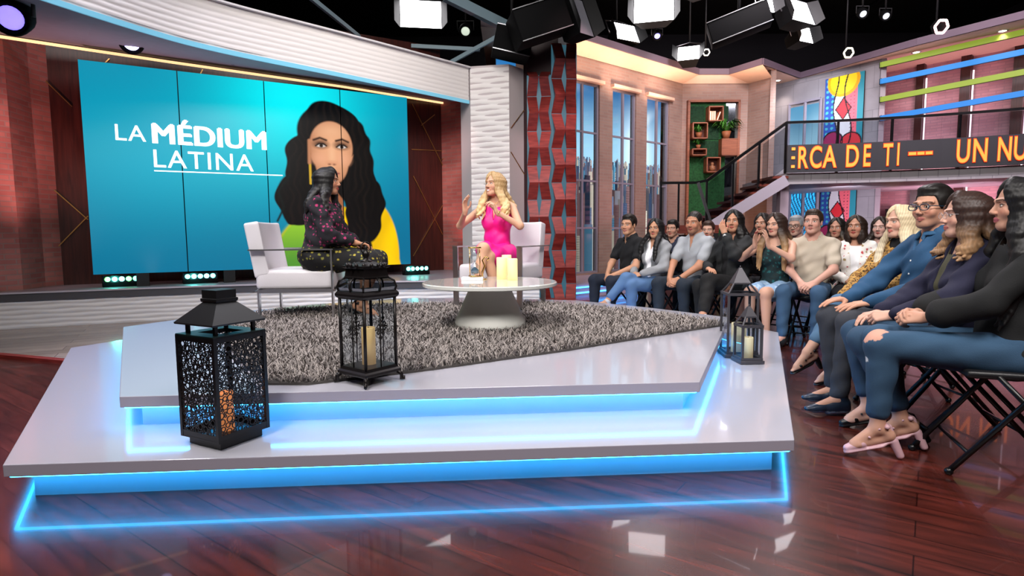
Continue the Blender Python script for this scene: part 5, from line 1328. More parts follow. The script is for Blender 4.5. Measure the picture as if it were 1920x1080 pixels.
def head_cols(P, C, R, s, base, lip, brow, smile, eye='2a1a10', stubble=0.):
    L_ = ((P-C)@R)/s; x, y, z = np.abs(L_[:, 0]), L_[:, 1], L_[:, 2]
    c = np.repeat((np.array(lin(base))*np.array((1.0, 1.08, 1.24)))[None], len(P), 0); near = (y > .03) & (z > -.13) & (z < .12) & (x < .09)
    def put(m, col, a=1.):
        m = np.clip(m, 0, 1)*near*a; c[:] = c+(np.array(lin(col))-c)*m[:, None]
    put(np.exp(-((x-.042)/.02)**2-((z+.03)/.018)**2), 'c8604e', .28)
    if stubble: put(S01(-z, .035, .06)*(1-np.exp(-((x)/.02)**2-((z+.064)/.01)**2)), '3a2a22', stubble)
    w = .022+.006*smile; up = .004*smile
    zc = -.062+up*(x/w)**2-.001; put(((np.abs(z-zc) < (.0125+.002*smile)*(1-(x/(w+.003))**2)) & (y > .07))*1., lip)
    if smile > .4: put(((np.abs(z+.0635) < (.0045+.003*smile)*(1-(x/(w*.8))**2)) & (y > .07))*1., 'f4efe8')
    else: put(((np.abs(z-zc+.002) < .0016) & (x < w))*1., '4a2020', .8)
    put(((np.abs(z-.0255-.05*(x-.02)*(x < .045)+.12*np.maximum(x-.045, 0)) < .0042) & (x > .013) & (x < .056))*1., brow, .85)
    ex = (x-.031); put((np.hypot(ex/1.5, z-.002) < .0105)*1., '5a3024', .55)
    put((np.hypot(ex/2.1, z-.0010) < .0052)*1., 'e8e2dc'); put((np.hypot(ex, z-.0014) < .0052)*1., eye)
    put(((np.abs(z-.0075+9*ex*ex) < .0019) & (np.abs(ex) < .0145))*1., '0c0806'); 
    put(np.exp(-((x-.011)/.005)**2-((z+.040)/.003)**2), '5a2a20', .6)
    return c
def hand(v, W_, fd, pn, side, s=1., curl=.5, thumb=.6, spread=.12, r=1., only=None):
    """W_ wrist; fd finger direction; pn palm normal (palm faces pn); side: +1 thumb along cross(fd,pn)"""
    fd = nrmz(fd); pn = nrmz(pn-fd*(pn@fd)); sd = np.cross(fd, pn)*side; g = lambda a, b, c: W_+(fd*a+sd*b+pn*c)*s
    v.cap(W_-fd*.02, g(.012, 0, 0), .024*s, .024*s, .012, (pn, .72))
    for i, (off, ln) in enumerate(((.027, .95), (.009, 1.05), (-.009, .98), (-.026, .78))):
        v.cap(g(.01, off*.6, 0), g(.085-.004*abs(i-1.3)*2, off, 0), .0135*s, .0105*s, .012)
        p = g(.085-.004*abs(i-1.3)*2, off, 0); a = curl*(.75+.12*i); d0 = nrmz(fd+sd*spread*(1.2-i*.8)*(1-curl*.7))
        for j, (l_, rr) in enumerate(((.040, .0088), (.026, .0078), (.021, .0070))):
            an = a*(1.0+.35*j) if j else a*.9
            if j: tot += a*(1.15 if j == 1 else .8)
            else: tot = a*.95
            d = d0*math.cos(tot)+pn*math.sin(tot); q = p+d*l_*ln*s; v.cap(p, q, rr*s*r, (rr-.0008)*s*r, .003); p = q
    p = g(.022, .020, .006); d = nrmz(fd*.62+sd*(.78-.3*thumb)+pn*(.15+.5*thumb)); q = p+d*.038*s; v.cap(p, q, .0135*s, .0105*s, .010)
    d = nrmz(fd*.85+sd*(.4-.55*thumb)+pn*(.1+.55*thumb)); p = q; q = p+d*.030*s; v.cap(p, q, .0100*s, .0090*s, .003)
    d = nrmz(fd*.9+sd*(.15-.5*thumb)+pn*.4*thumb); v.cap(q, q+d*.024*s, .0090*s, .0075*s, .003)
def wrinkle(amp, f=1.):
    def fn(F, X, Y, Z):
        return F+1.7*amp*(np.sin(38*f*X+19*f*Z+3*np.sin(14*Y))*np.sin(31*f*Z-17*f*Y+2*np.sin(11*X))+.6*np.sin(64*f*Z+30*f*X+25*Y))
    return fn
DEF = dict(hz=.52, lean=-.06, fem=True, h=1.0, bulk=1.0, shy=0., head=(0, 0), hroll=0., skin='c89478', lip='a8564c', brow='2a1a12', smile=0., stub=0.,
           res=.008, hres=.0045, knees=((-.10, .42, .50), (.10, .42, .50)), ankles=((-.10, .42, .09), (.10, .42, .09)), toe=None,
           wrists=((-.08, .30, .62), (.08, .30, .62)), poles=((-1, -.4, -.5), (1, -.4, -.5)), fd=((.4, .8, -.1), (-.4, .8, -.1)), pn=((0, 0, -1), (0, 0, -1)), curl=(.5, .5), tyaw=0., sideb=0., eye='2a1a10')
def skeleton(o):
    s = {}; fem = o['fem']; H = V3(0, 0, o['hz']); U = nrmz(V3(o['sideb'], math.sin(o['lean']), math.cos(o['lean']))); Rt = rotm(o['tyaw'], o['lean']); X = Rt[:, 0]; Fw = Rt[:, 1]
    s['H'], s['U'], s['X'], s['F'], s['Rt'] = H, U, X, Fw, Rt
    sw = .158 if fem else .186; s['sw'] = sw; s['N'] = H+U*.53
    s['sh'] = [H+U*.455+X*e*(sw-.006) for e in (-1, 1)]
    Rh = rotm(o['head'][0], o['head'][1], o['hroll']); s['Rh'] = Rh; s['hs'] = .97 if fem else 1.03
    s['C'] = H+U*.565+V3(0, 0, .102)+Rh[:, 1]*.03+Fw*.012
    s['hip'] = [H+X*e*.09 for e in (-1, 1)]; s['k'] = [V3(p) for p in o['knees']]; s['an'] = [V3(p) for p in o['ankles']]
    ar = []
    for i in (0, 1):
        e_, w = ik(s['sh'][i], V3(o['wrists'][i]), .285 if fem else .30, .25 if fem else .265, V3(o['poles'][i])); ar.append((e_, w))
    s['el'] = [a[0] for a in ar]; s['w'] = [a[1] for a in ar]; return s
def torso(v, s, o, g=0., k=.05, chest=True, top=True):
    H, U, X, Fw, Rt = s['H'], s['U'], s['X'], s['F'], s['Rt']; b = o['bulk']; fem = o['fem']
    R = np.stack([X, Fw, U], 1); G = V3(g, g, g)
    v.ell(H-Fw*.02+U*.0, V3(.165*b, .115*b, .115)+G, R, k)
    v.ell(H+U*.16+Fw*.005*b, V3((.125 if fem else .145)*b, .092*b*(1.05 if b > 1.05 else 1), .13)+G, R, k)
    v.ell(H+U*.34-Fw*.0, V3((.142 if fem else .17)*(1 if b < 1.2 else 1.08), .10*(.5+.5*b)*(1 if b < 1.2 else 1.12), .14)+G, R, k)
    if top:
        for e in (-1, 1): v.cap(H+U*.470+X*e*.05, H+U*.455+X*e*(s['sw']-.020), .046+g*.8, .040+g*.8, k)
        v.cap(H+U*.45, H+U*.51, .07+g, .055+g, k)
        for e in (-1, 1): v.cap(H+U*.475+X*e*.10, H+U*.53+X*e*.035-Fw*.015, .027+g*.8, .032+g*.8, k)
    if chest and fem:
        for e in (-1, 1): v.ell(H+U*.305+X*e*.066+Fw*(.060+.012*b), V3(.056, .050, .058)*(.6+.4*b)+G*.8, R, .03)
def arms(v, s, o, g=0., end=1., k=.026, which=(0, 1), flare=0.):
    """end: 1 to the wrist, .5 to the elbow, .3 short sleeve"""
    b = .5+.5*o['bulk']; f = .9 if o['fem'] else 1.06
    for i in which:
        a, e_, w = s['sh'][i], s['el'][i], s['w'][i]
        if end <= .5:
            t = end/.5; v.cap(a, a+(e_-a)*t, (.045*f*b)+g*.8, (.046-.006*t)*f*b+g+flare, k)
        else:
            t = (end-.5)/.5; v.cap(a, e_, .045*f*b+g*.85, .038*f*b+g*.9, k); v.cap(e_, e_+(w-e_)*t, .037*f*b+g*.9, (.037-.012*t)*f*b+g*.8+flare, k)
def legs(v, s, o, g=0., end=1., k=.03, which=(0, 1), cal=True, taper=0.):
    b = .55+.45*o['bulk']; f = 1. if o['fem'] else .98
    for i in which:
        h_, kn, an = s['hip'][i], s['k'][i], s['an'][i]
        if end <= .5: v.cap(h_, h_+(kn-h_)*(end/.5), .088*b*f+g, (.088-.03*end/.5)*b*f+g, k); continue
        v.cap(h_, kn, .090*b*f+g, .058*b+g, k); t = (end-.5)/.5; e_ = kn+(an-kn)*t
        v.cap(kn, e_, .056*b+g, (.056-.020*t)*b+g-taper, k)
        bk = nrmz(np.cross(np.cross(an-kn, h_-kn), an-kn)); 
        if t > .5: v.ell(kn+(an-kn)*.30+bk*.018, V3(.042, .042, .095)*b+g, np.stack([nrmz(np.cross(bk, an-kn)), bk, nrmz(an-kn)], 1), .03)
def foot_dir(s, o, i):
    if o['toe']: return nrmz(V3(o['toe'][i]))
    d = s['k'][i]-s['hip'][i]; d[2] = 0; return nrmz(d)
def feet(v, s, o, g=0., k=.015, which=(0, 1)):
    for i in which:
        an = s['an'][i]; d = foot_dir(s, o, i); dn = nrmz(an-s['k'][i]); up = nrmz(-dn-d*(-dn@d)) if abs(dn@d) < .98 else V3(0, 0, 1)
        v.cap(an-dn*.0, an-up*.045-d*.035, .032+g, .027+g, k); v.cap(an-up*.01+d*.01, an-up*.052+d*.12, .030+g, .021+g, k)
        v.cap(an-up*.058-d*.035, an-up*.058+d*.10, .022+g, .024+g, k); v.cap(an-up*.060+d*.10, an-up*.064+d*.155, .028+g, .015+g, k, (up, .6))
def person(name_label, loc, rz, cat='person', scale=1., opt=None, outfit=None, hair=None, shoes=None, extra=None, group=None):
    o = dict(DEF); o.update(opt or {}); s = skeleton(o); hs = s['hs']
    # ---- skin: one blended volume, meshed finer at the head and hands
    v = Vol(.03); torso(v, s, o, -.006, .05); arms(v, s, o, -.004 if False else 0., 1.); legs(v, s, o, -.004, 1.); feet(v, s, o)
    nb = s['H']+s['U']*.49; hb = s['C']+s['Rh']@V3(0, -.02, -.05)
    v.cap(nb, hb, .050 if o['fem'] else .062, .047 if o['fem'] else .058, .04)
    for e in (-1, 1): v.cap(s['H']+s['U']*.475+s['X']*e*.10, s['H']+s['U']*.54+s['X']*e*.03-s['F']*.015, .028, .035, .05)
    skin_head(v, s['C'], s['Rh'], hs, o['fem'], o['smile'])
    for i in (0, 1):
        hand(v, s['w'][i], V3(o['fd'][i]), V3(o['pn'][i]), (-1 if i == 0 else 1), .96 if o['fem'] else 1.05, o['curl'][i], o.get('thumb', (.6, .6))[i])
    lo, hi = v.bounds(); C = s['C']; hlo, hhi = C-V3(.115, .125, .135)*hs, C+V3(.115, .145, .135)*hs
    boxes = [(hlo, hhi, o['hres'])]
    for i in (0, 1):
        f = nrmz(V3(o['fd'][i])); c = s['w'][i]+f*.085+nrmz(V3(o['pn'][i]))*.015; boxes.append((c-V3(.11, .11, .11), c+V3(.11, .11, .11), o['hres']))
    # a coarse pass over everything, then drop what the fine boxes cover
    P, Q = vol_mesh([(v, lo, hi, o['res'])]); ctr = P[Q].mean(1); keep = np.ones(len(Q), bool)
    for a, b, h in boxes: keep &= ~((ctr > a+h*2).all(1) & (ctr < b-h*2).all(1))
    VS, QS, off = [P], [Q[keep]], len(P); done = []
    for a, b, h in boxes:
        a, b = np.maximum(a, lo), np.minimum(b, hi)
        F = v.field(a, b, h); p, q = nets(F, a, h); c = p[q].mean(1); kp = np.ones(len(q), bool)
        for (a2, b2, h2) in done: kp &= ~((c > a2+h2).all(1) & (c < b2-h2).all(1))
        VS.append(p); QS.append(q[kp]+off); off += len(p); done.append((a, b, h))
    P = np.concatenate(VS); Q = np.concatenate(QS); used = np.zeros(len(P), bool); used[Q.ravel()] = True; mp = np.cumsum(used)-1; P = P[used]; Q = mp[Q]
    cols = head_cols(P, s['C'], s['Rh'], hs, o['skin'], o['lip'], o['brow'], o['smile'], o['eye'], o['stub'])
    body = mk('person', P, Q, m_skin, None, cols, 0); tag(body, name_label, cat, group)
    body.location = loc; body.rotation_euler = (0, 0, rz-PI/2*0); body.scale = (scale,)*3
    # ---- clothing
    for (nm, fn, col, mat) in (outfit or []):
        g = Vol(.03); colfn = col
        fn(g, s, o); l_, h_ = g.bounds(); l_ -= .02; h_ += .02; F = g.field(l_, h_, o['res']); P, Q = nets(F, l_, o['res'])
        if len(Q) == 0: continue
        cc = colfn(P, s) if callable(colfn) else np.repeat(np.array(lin(colfn))[None], len(P), 0)
        mk(nm, P, Q, mat or m_cloth, body, cc, 1)
    if hair: make_hair(body, s, o, hs, **hair)
    if shoes: shoes(body, s, o)
    if extra: extra(body, s, o)
    return body, s
# ---- clothing pieces
def neckcut(s, o, kind='round', depth=.06, w=.075):
    N, U, Fw, X = s['H']+s['U']*.488, s['U'], s['F'], s['X']
    def fn(F, x, y, z):
        a = (x-N[0])*X[0]+(y-N[1])*X[1]+(z-N[2])*X[2]; b = (x-N[0])*Fw[0]+(y-N[1])*Fw[1]+(z-N[2])*Fw[2]; c = (x-N[0])*U[0]+(y-N[1])*U[1]+(z-N[2])*U[2]
        if kind == 'round': d = np.sqrt(a*a+((b-.02)*.95)**2)-w; d = np.maximum(d, -(c+depth*S01(b, -.02, .09)-.012))
        elif kind == 'v': d = np.maximum(np.abs(a)*1.0-w*np.clip((c+depth)/(depth+.03), 0, 1.4), -(b-.01)); d = np.minimum(d, np.maximum(np.sqrt(a*a+b*b)-w*.9, -(c-.025)))
        elif kind == 'open': d = np.maximum(np.abs(a)-w*np.clip(.75+(c+.1)*1.6, .5, 1.3), -(b+.0)); d = np.minimum(d, np.maximum(np.sqrt(a*a+b*b)-.07, -(c-.02)))
        elif kind == 'high': d = np.maximum(np.sqrt(a*a+b*b)-.05, -(c-.09))
        return np.maximum(F, -d)
    return fn
def top(sleeve=1., g=.017, neck='round', depth=.06, w=.075, k=.05, amp=.0022, flare=0., hem=None, strap=False):
    def fn(v, s, o):
        torso(v, s, o, g, k, top=not strap)
        if not strap: arms(v, s, o, g, sleeve, .03, flare=flare)
        else:
            for e in (-1, 1):
                a = s['H']+s['U']*.37+s['X']*e*.075+s['F']*.10; b = s['H']+s['U']*.535+s['X']*e*.085; c = s['H']+s['U']*.38+s['X']*e*.07-s['F']*.09
                v.cap(a, b, .020, .016, .01); v.cap(b, c, .016, .018, .01)
        if o.get('high'): v.cap(s['H']+s['U']*.48, s['H']+s['U']*.595, .072, .066, .02)
        v.cut(wrinkle(amp)); v.cut(neckcut(s, o, neck, depth, w))
        zc = s['H'][2]-.02 if hem is None else hem
        v.cut(lambda F, x, y, z: np.maximum(F, zc-z+0*x+0*y))
    return fn
def pants(end=.96, g=.010, amp=.0018, taper=0., k=.03):
    def fn(v, s, o):
        R = np.stack([s['X'], s['F'], s['U']], 1); b = o['bulk']
        v.ell(s['H']-s['F']*.02, V3(.162*b+g, .115*b+g, .115+g), R, .04); legs(v, s, o, g, end, k, taper=taper); v.cut(wrinkle(amp, .9))
        top_ = s['H'][2]+.105; v.cut(lambda F, x, y, z: np.maximum(F, z-top_+0*x-3*np.maximum(0, y-.09)))
    return fn
def skirt(end=.46, g=.016):
    def fn(v, s, o):
        R = np.stack([s['X'], s['F'], s['U']], 1); b = o['bulk']; v.ell(s['H']-s['F']*.02, V3(.17*b+g, .12*b+g, .12+g), R, .04)
        legs(v, s, o, g, min(end, .5), .06)
        for t in (.3, .6, .9):
            p = [s['hip'][i]+(s['k'][i]-s['hip'][i])*t*min(1, end/.5) for i in (0, 1)]; v.cap(p[0], p[1], .070*(1-.25*t)+g, .070*(1-.25*t)+g, .05)
        if end > .5:
            for t in (.0, .3, .55):
                if t > end-.5+.1: continue
                p = [s['k'][i]+(s['an'][i]-s['k'][i])*t for i in (0, 1)]; v.cap(p[0]+V3(-.03, 0, 0), p[1]+V3(.03, 0, 0), .062+g, .062+g, .05)
        v.cut(wrinkle(.003, .7))
    return fn
def make_hair(body, s, o, hs, col='1a120e', col2=None, length=.35, style='long', wave=.012, thick=1., part=0., n=42, front=.5, seed=1, hl=None, ear=True):
    """col at the roots, col2 at the tips; hl: streak colour"""
    rg = np.random.default_rng(seed); C, R = s['C'], s['Rh']; g = lambda x, y, z: C+R@(V3(x, y, z)*hs); v = Vol(.012)
    if style == 'short' or style == 'crop' or style == 'bun':
        t = .006 if style == 'crop' else .014
        v.ell(g(0, -.018, .040), V3(.078+t*.5, .092+t*.6, .083+t)*hs, R, .01)
        if style != 'crop': v.ell(g(0, .035, .098), V3(.058, .045, .026)*hs, R, .02)
    else:
        v.ell(g(0, -.018, .036), V3(.085, .099, .094)*hs, R, .01)
        v.ell(g(0, -.045, -.03), V3(.080, .07, .09)*hs, R, .03)
    def facecut(F, x, y, z):
        a = ((x-C[0])*R[0, 0]+(y-C[1])*R[1, 0]+(z-C[2])*R[2, 0])/hs; b = ((x-C[0])*R[0, 1]+(y-C[1])*R[1, 1]+(z-C[2])*R[2, 1])/hs; c = ((x-C[0])*R[0, 2]+(y-C[1])*R[1, 2]+(z-C[2])*R[2, 2])/hs
        hl_ = .078 if style in ('short', 'crop') else .082
        if style in ('long', 'bob'):
            hw = .058+.020*S01(c, .08, -.05); d = np.sqrt((a/hw)**2+((c+.02)/(hl_+.028))**2)-1; d = np.maximum(d*.05, -(b-.012))
        else:
            low = np.where(b > .055, .062-.35*np.abs(a)*0, np.where(b > .012, -.012+.074*S01(b, .030, .058), np.where(b > -.035, .012+.0*b, -.070))); low = low+0*a
            d = c-low
        return np.maximum(F, -d)
    P0 = []
    if style in ('short', 'crop', 'bun'):
        f0 = 75; v.cut(lambda F, x, y, z: F+.0005*np.sin(260*(x+.3*y))*np.sin(40*z+30*y)+.0007*np.sin(320*x+60*z+90*y)); v.cut(facecut)
        if style == 'bun': v.ell(g(0, -.10, .05), V3(.04, .04, .04)*hs, R, .01)
    else:
        v.cut(facecut)
        # locks falling from crown to tips, following head, shoulders, back and chest
        N = s['H']+s['U']*.49; X, Fw = s['X'], s['F']
        for i in range(n):
            a = (i+.5)/n; side = -1 if i % 2 else 1; th = PI*(.10+.90*rg.uniform(0, 1)) if True else 0
            # start around the parting, angle th measured from the front (0) to the back (pi)
            th = PI*(.16+.84*((i//2+.5)/(n/2))); x0, y0 = math.sin(th)*.080*side, math.cos(th)*.088-.018
            if th > PI*.9: x0 = side*.02
            L_ = length*(1-.12*rg.uniform(0, 1)); pts = []; m = 8; ph = rg.uniform(0, 6.28); fr = rg.uniform(.8, 1.2)
            root = g(part+side*.012, .045*math.cos(th)+.0, .118-.012*(1-math.cos(th)))
            mid = g(x0*1.04, y0*1.02, .035); 
            sg = g(x0*1.05, y0*(1.0 if y0 < .03 else .72), -.05)
            tgt = N+X*side*(.080+.05*abs(math.sin(th))*thick)+Fw*(.155*front if math.cos(th) > .0 else -.080)
            tgt[2] = sg[2]-(L_*.5 if L_ < .3 else .16)
            down = max(0, sg[2]-L_-tgt[2]); end = tgt+V3(0, 0, -max(0, L_-.16)); end += (Fw*(.03 if math.cos(th) > .0 else .005)+X*side*.006)
            if L_ < .16: tgt = sg+V3(0, 0, -L_*.6)+(R@V3(side*.004, 0, 0)); end = sg+V3(0, 0, -L_)-R@V3(side*.008, 0, 0)
            ctrl = [root, (root+mid)/2+nrmz((root+mid)/2-C)*.012, mid, sg, (sg+tgt)/2+X*side*.006, tgt, (tgt+end)/2, end]
            for j, p in enumerate(ctrl):
                w_ = wave*max(0, j-2)/3*min(1, 1.2); q = p+X*math.sin(ph+j*1.9*fr)*w_+Fw*math.cos(ph+j*1.9*fr)*w_; pts.append(q)
            cr = [Vector(p) for p in pts]; cr = [cr[0]*2-cr[1]]+cr+[cr[-1]*2-cr[-2]]; fine = []
            for q in range(1, len(cr)-2):
                for kx in range(2):
                    t = kx/2; A_, B_, C_, D_ = cr[q-1], cr[q], cr[q+1], cr[q+2]; fine.append(np.array(.5*((2*B_)+(C_-A_)*t+(2*A_-5*B_+4*C_-D_)*t*t+(3*B_-A_-3*C_+D_)*t**3)))
            fine.append(pts[-1]); K = len(fine)
            for q in range(K-1):
                r0 = lambda z_: (.007+.011*math.sin(PI*min(1, .12+.8*z_))**.7)*thick*(1-.45*max(0, z_-.75)/.25)
                v.cap(fine[q], fine[q+1], r0(q/(K-1)), r0((q+1)/(K-1)), .011)
        v.cut(lambda F, x, y, z: F+.0006*np.sin(430*x+8*np.sin(14*z)+300*y)*np.ones_like(z)+.0006*np.sin(470*y+8*np.sin(12*z+1)-260*x))
    lo, hi = v.bounds(); h = max(.0042, o['hres']); F = v.field(lo, hi, h)
    if style in ('long', 'bob'):
        ax = [lo[i]+h*np.arange(F.shape[i]) for i in range(3)]; X_, Y_, Z_ = np.meshgrid(*ax, indexing='ij', sparse=True)
        a = ((X_-C[0])*R[0, 0]+(Y_-C[1])*R[1, 0]+(Z_-C[2])*R[2, 0])/hs; b = ((X_-C[0])*R[0, 1]+(Y_-C[1])*R[1, 1]+(Z_-C[2])*R[2, 1])/hs; c = ((X_-C[0])*R[0, 2]+(Y_-C[1])*R[1, 2]+(Z_-C[2])*R[2, 2])/hs
        d = np.maximum(np.sqrt((a/.060)**2+((c+.02)/.098)**2)-1, -(b-.035)/.05)*.05; d = np.maximum(d, -(c+.14)); F = np.maximum(F, -d)
    P, Q = nets(F, lo, h)
    z = P[:, 2]; t = np.clip((C[2]-z+.02)/max(.05, length+.05), 0, 1); c1 = np.array(lin(col)); c2 = np.array(lin(col2 or col))
    tt = S01(t, .15, .7)[:, None]; cc = c1+(c2-c1)*tt
    loc = (P-C)@R; st = .5+.5*np.sin(loc[:, 0]*330+9*np.sin(loc[:, 2]*20)+loc[:, 1]*260); cc = cc*(.82+.32*st[:, None]**2)
    if hl: cc = cc+(np.array(lin(hl))-cc)*(S01(np.sin(loc[:, 0]*420+loc[:, 1]*330+3*np.sin(loc[:, 2]*14)), -.2, 1.)*.5)[:, None]
    mk('hair', P, Q, m_hair, body, cc, 0)
def shoe_fn(kind='sneaker', col='202024', sole=None, which=(0, 1)):
    def fn(body, s, o):
        for i in which:
            v = Vol(.012); an = s['an'][i]; d = foot_dir(s, o, i); dn = nrmz(an-s['k'][i]); up = nrmz(-dn-d*(-dn@d)) if abs(dn@d) < .98 else V3(0, 0, 1); sd = np.cross(d, up)
            L_ = lambda a, b, c=0: an+d*a+up*b+sd*c
            if kind in ('sneaker', 'flat'):
                v.cap(L_(-.03, -.03), L_(.03, -.045), .040, .036); v.cap(L_(.02, -.04), L_(.13, -.060), .036, .026); v.cap(L_(.10, -.058), L_(.165, -.062), .034, .022, None, (up, .7)); v.cap(L_(-.04, -.058), L_(.05, -.062), .033, .034)
                if kind == 'sneaker': v.cap(L_(-.012, -.01), L_(-.012, .012), .038, .041)
                soleZ = -.082
                so_ = lambda P: (((P-an)@up) < -.070)
            elif kind in ('heel', 'clear', 'wedge'):
                v.cap(L_(-.045, -.076), L_(.02, -.086), .018, .020, .01, (up, .5)); v.cap(L_(.02, -.086), L_(.15, -.082), .030, .026, .01, (up, .38)) 
                v.cap(L_(.09, -.058), L_(.15, -.066), .031, .022, .01, (up, .8)) if kind != 'heel' else v.cap(L_(.10, -.05, -.03), L_(.10, -.05, .03), .010, .010, .02)
                v.cap(L_(-.035, -.0, -.03), L_(-.035, -.0, .03), .012, .012, .03); v.cap(L_(-.045, -.07), L_(-.048, -.01), .016, .012, .01)
                v.cap(L_(.0, .0, -.034), L_(.03, -.005, 0), .007, .007, .005); v.cap(L_(.0, .0, .034), L_(.03, -.005, 0), .007, .007, .005)
                v.cap(L_(-.045, -.085), L_(-.052, -.155), .021, .017, .006)
                v.cap(L_(.05, -.03, -.03), L_(.06, -.02, .028), .006, .006, .005)
                so_ = lambda P: (((P-an)@up) < -.095)
            lo, hi = v.bounds(); h = max(.0042, o['hres']); F = v.field(lo, hi, h); P, Q = nets(F, lo, h)
            cc = np.repeat(np.array(lin(col))[None], len(P), 0)
            if sole: cc[so_(P)] = lin(sole)
            mk('shoe', P, Q, m_shoe, body, cc, 1)
    return fn
# ------------------------------------------------------------------ accessories and cloth patterns
def fa(deg): return math.radians(deg-90)
def spots(P, base, cols, cell=.04, size=.4, seed=0, ring=None):
    c = np.repeat(np.array(lin(base))[None], len(P), 0); q = P/cell; I = np.floor(q).astype(int); h = lambda k: (np.abs(np.sin((I*np.array((12.9898, 78.233, 37.719))).sum(1)*(.7+k)+seed)*43758.5453)) % 1
    cen = I+.5+.5*(np.stack([h(1), h(2), h(3)], 1)-.5); d = np.linalg.norm((q-cen), axis=1); pick = h(4); sz = size*(.6+.7*h(5)); n = len(cols)
    for i, cc in enumerate(cols): m = (d < sz) & (pick > i/n) & (pick <= (i+1)/n) & (h(6) < .9); c[m] = lin(cc)
    if ring: m = (d < sz*.55); c[m] = lin(ring)
    return c
def glasses(colr='1a2a3a', thick=.0022, ry=.018, round_=1.):
    def ex(body, s, o):
        C, R, hs = s['C'], s['Rh'], s['hs']; g = lambda x, y, z: Vector(C+R@(V3(x, y, z)*hs)); m = MB()
        for e in (-1, 1):
            m.tube([g(e*.0335+.0255*math.copysign(abs(math.cos(a))**round_, math.cos(a)), .1045-.10*abs((e*.0335+.0255*math.cos(a))*.22), .000+ry*math.copysign(abs(math.sin(a))**round_, math.sin(a))) for a in [k*2*PI/20 for k in range(20)]], thick, 6, closed=True)
            m.tube([g(e*.060, .100, .006), g(e*.073, .06, .006), g(e*.080, .0, .004), g(e*.081, -.015, -.008)], thick, 6)
        m.tube([g(-.009, .105, .003), g(0, .107, .006), g(.009, .105, .003)], thick, 6)
        m.build('eyeglasses', M('glasses_frame', colr, .25), body)
    return ex
def band(i, t, r, w, col, nm='wristwatch', metal=0., face=None):
    def ex(body, s, o):
        a, b = s['el'][i], s['w'][i]; p = a+(b-a)*t; d = nrmz(b-a); q = Vector(p); T = Matrix.Translation(q) @ Vector(d).to_track_quat('Z', 'Y').to_matrix().to_4x4()
        MB().lathe([(r, -w/2), (r+.003, -w/2), (r+.003, w/2), (r, w/2)], n=20, mat=T).build(nm, M(nm+'_'+col, col, .3, metal), body)
        if face:
            pn = nrmz(V3(o['pn'][i])); f = Vector(p-pn*(r+.003)); T2 = Matrix.Translation(f) @ Vector(-pn).to_track_quat('Z', 'Y').to_matrix().to_4x4()
            MB().lathe([(.017, -.003), (.018, .004), (.001, .005)], n=20, mat=T2).build('watch_face', M('watch_face_'+col, face, .2, .4), body)
    return ex
def necklace(col='d8a840', drop=.06, w=.07, r=.0016, pend=True):
    def ex(body, s, o):
        N, X, Fw, U = s['H']+s['U']*.505, s['X'], s['F'], s['U']; pts = []
        for k in range(13):
            t = -1+k/6; pts.append(Vector(N+X*w*math.sin(t*1.45)+Fw*(.015+.070*math.cos(t*1.45))+U*(.03-drop*(1-abs(t))**1.2)))
        m = MB(); m.tube(pts, r, 5)
        if pend: m.ball(pts[6]+Vector(Fw*.004), .007, 5)
        m.build('necklace', M('necklace_'+col, col, .25, 1), body)
    return ex
def earring(e, col='d8a840', drop=.03):
    def ex(body, s, o):
        g = lambda x, y, z: Vector(s['C']+s['Rh']@(V3(x, y, z)*s['hs'])); MB().tube([g(e*.082, -.002, -.030), g(e*.084, -.002, -.030-drop)], .003, 6).ball(g(e*.084, -.002, -.034-drop), .005, 5).build('earring', M('earring_'+col, col, .2, 1), body)
    return ex
def multi(*f):
    def ex(b, s, o):
        for x in f: x(b, s, o)
    return ex
NK = ((-.11, .44, .53), (.11, .44, .53)); NA = ((-.12, .45, .10), (.12, .45, .10))
CL = dict(wrists=((-.075, .27, .66), (.075, .27, .66)), fd=((.75, .6, -.25), (-.75, .6, -.25)), pn=((.45, -.45, -.75), (-.45, -.45, -.75)), curl=(.85, .85))
LAP = dict(wrists=((-.10, .33, .655), (.10, .33, .655)), fd=((.35, .9, -.1), (-.35, .9, -.1)), pn=((0, -.1, -1), (0, -.1, -1)), curl=(.3, .3))
def place(px, d): p = atd(px, 432, d); return Vector((p.x, p.y, 0))
NCH = [0]
def aud(label, chl, px, d, fbody, fhead, pitch=0., sc=1., chair=True, z=0., chz=None, **kw):
    opt = dict(kw.pop('opt', {})); opt.setdefault('knees', NK); opt.setdefault('ankles', NA); opt['head'] = (math.radians(fhead-fbody), pitch)
    sc = sc*.95; p = place(px, d); f = Vector((math.cos(math.radians(fbody)), math.sin(math.radians(fbody)), 0)); loc = p-f*(.02+math.sin(opt.get('lean', -.06))*.6*sc); loc.z = z
    b, s = person(label, loc, fa(fbody), scale=sc, opt=opt, **kw)
    if chair:
        c = folding_chair(chl) if NCH[0] == 0 else copy_tree(CH0, chl)
        if NCH[0] == 0: globals()['CH0'] = c
        NCH[0] += 1; q = loc-f*.02; c.location = (q.x, q.y, 0); c.rotation_euler = (0, 0, fa(fbody)+PI)
    return b, s
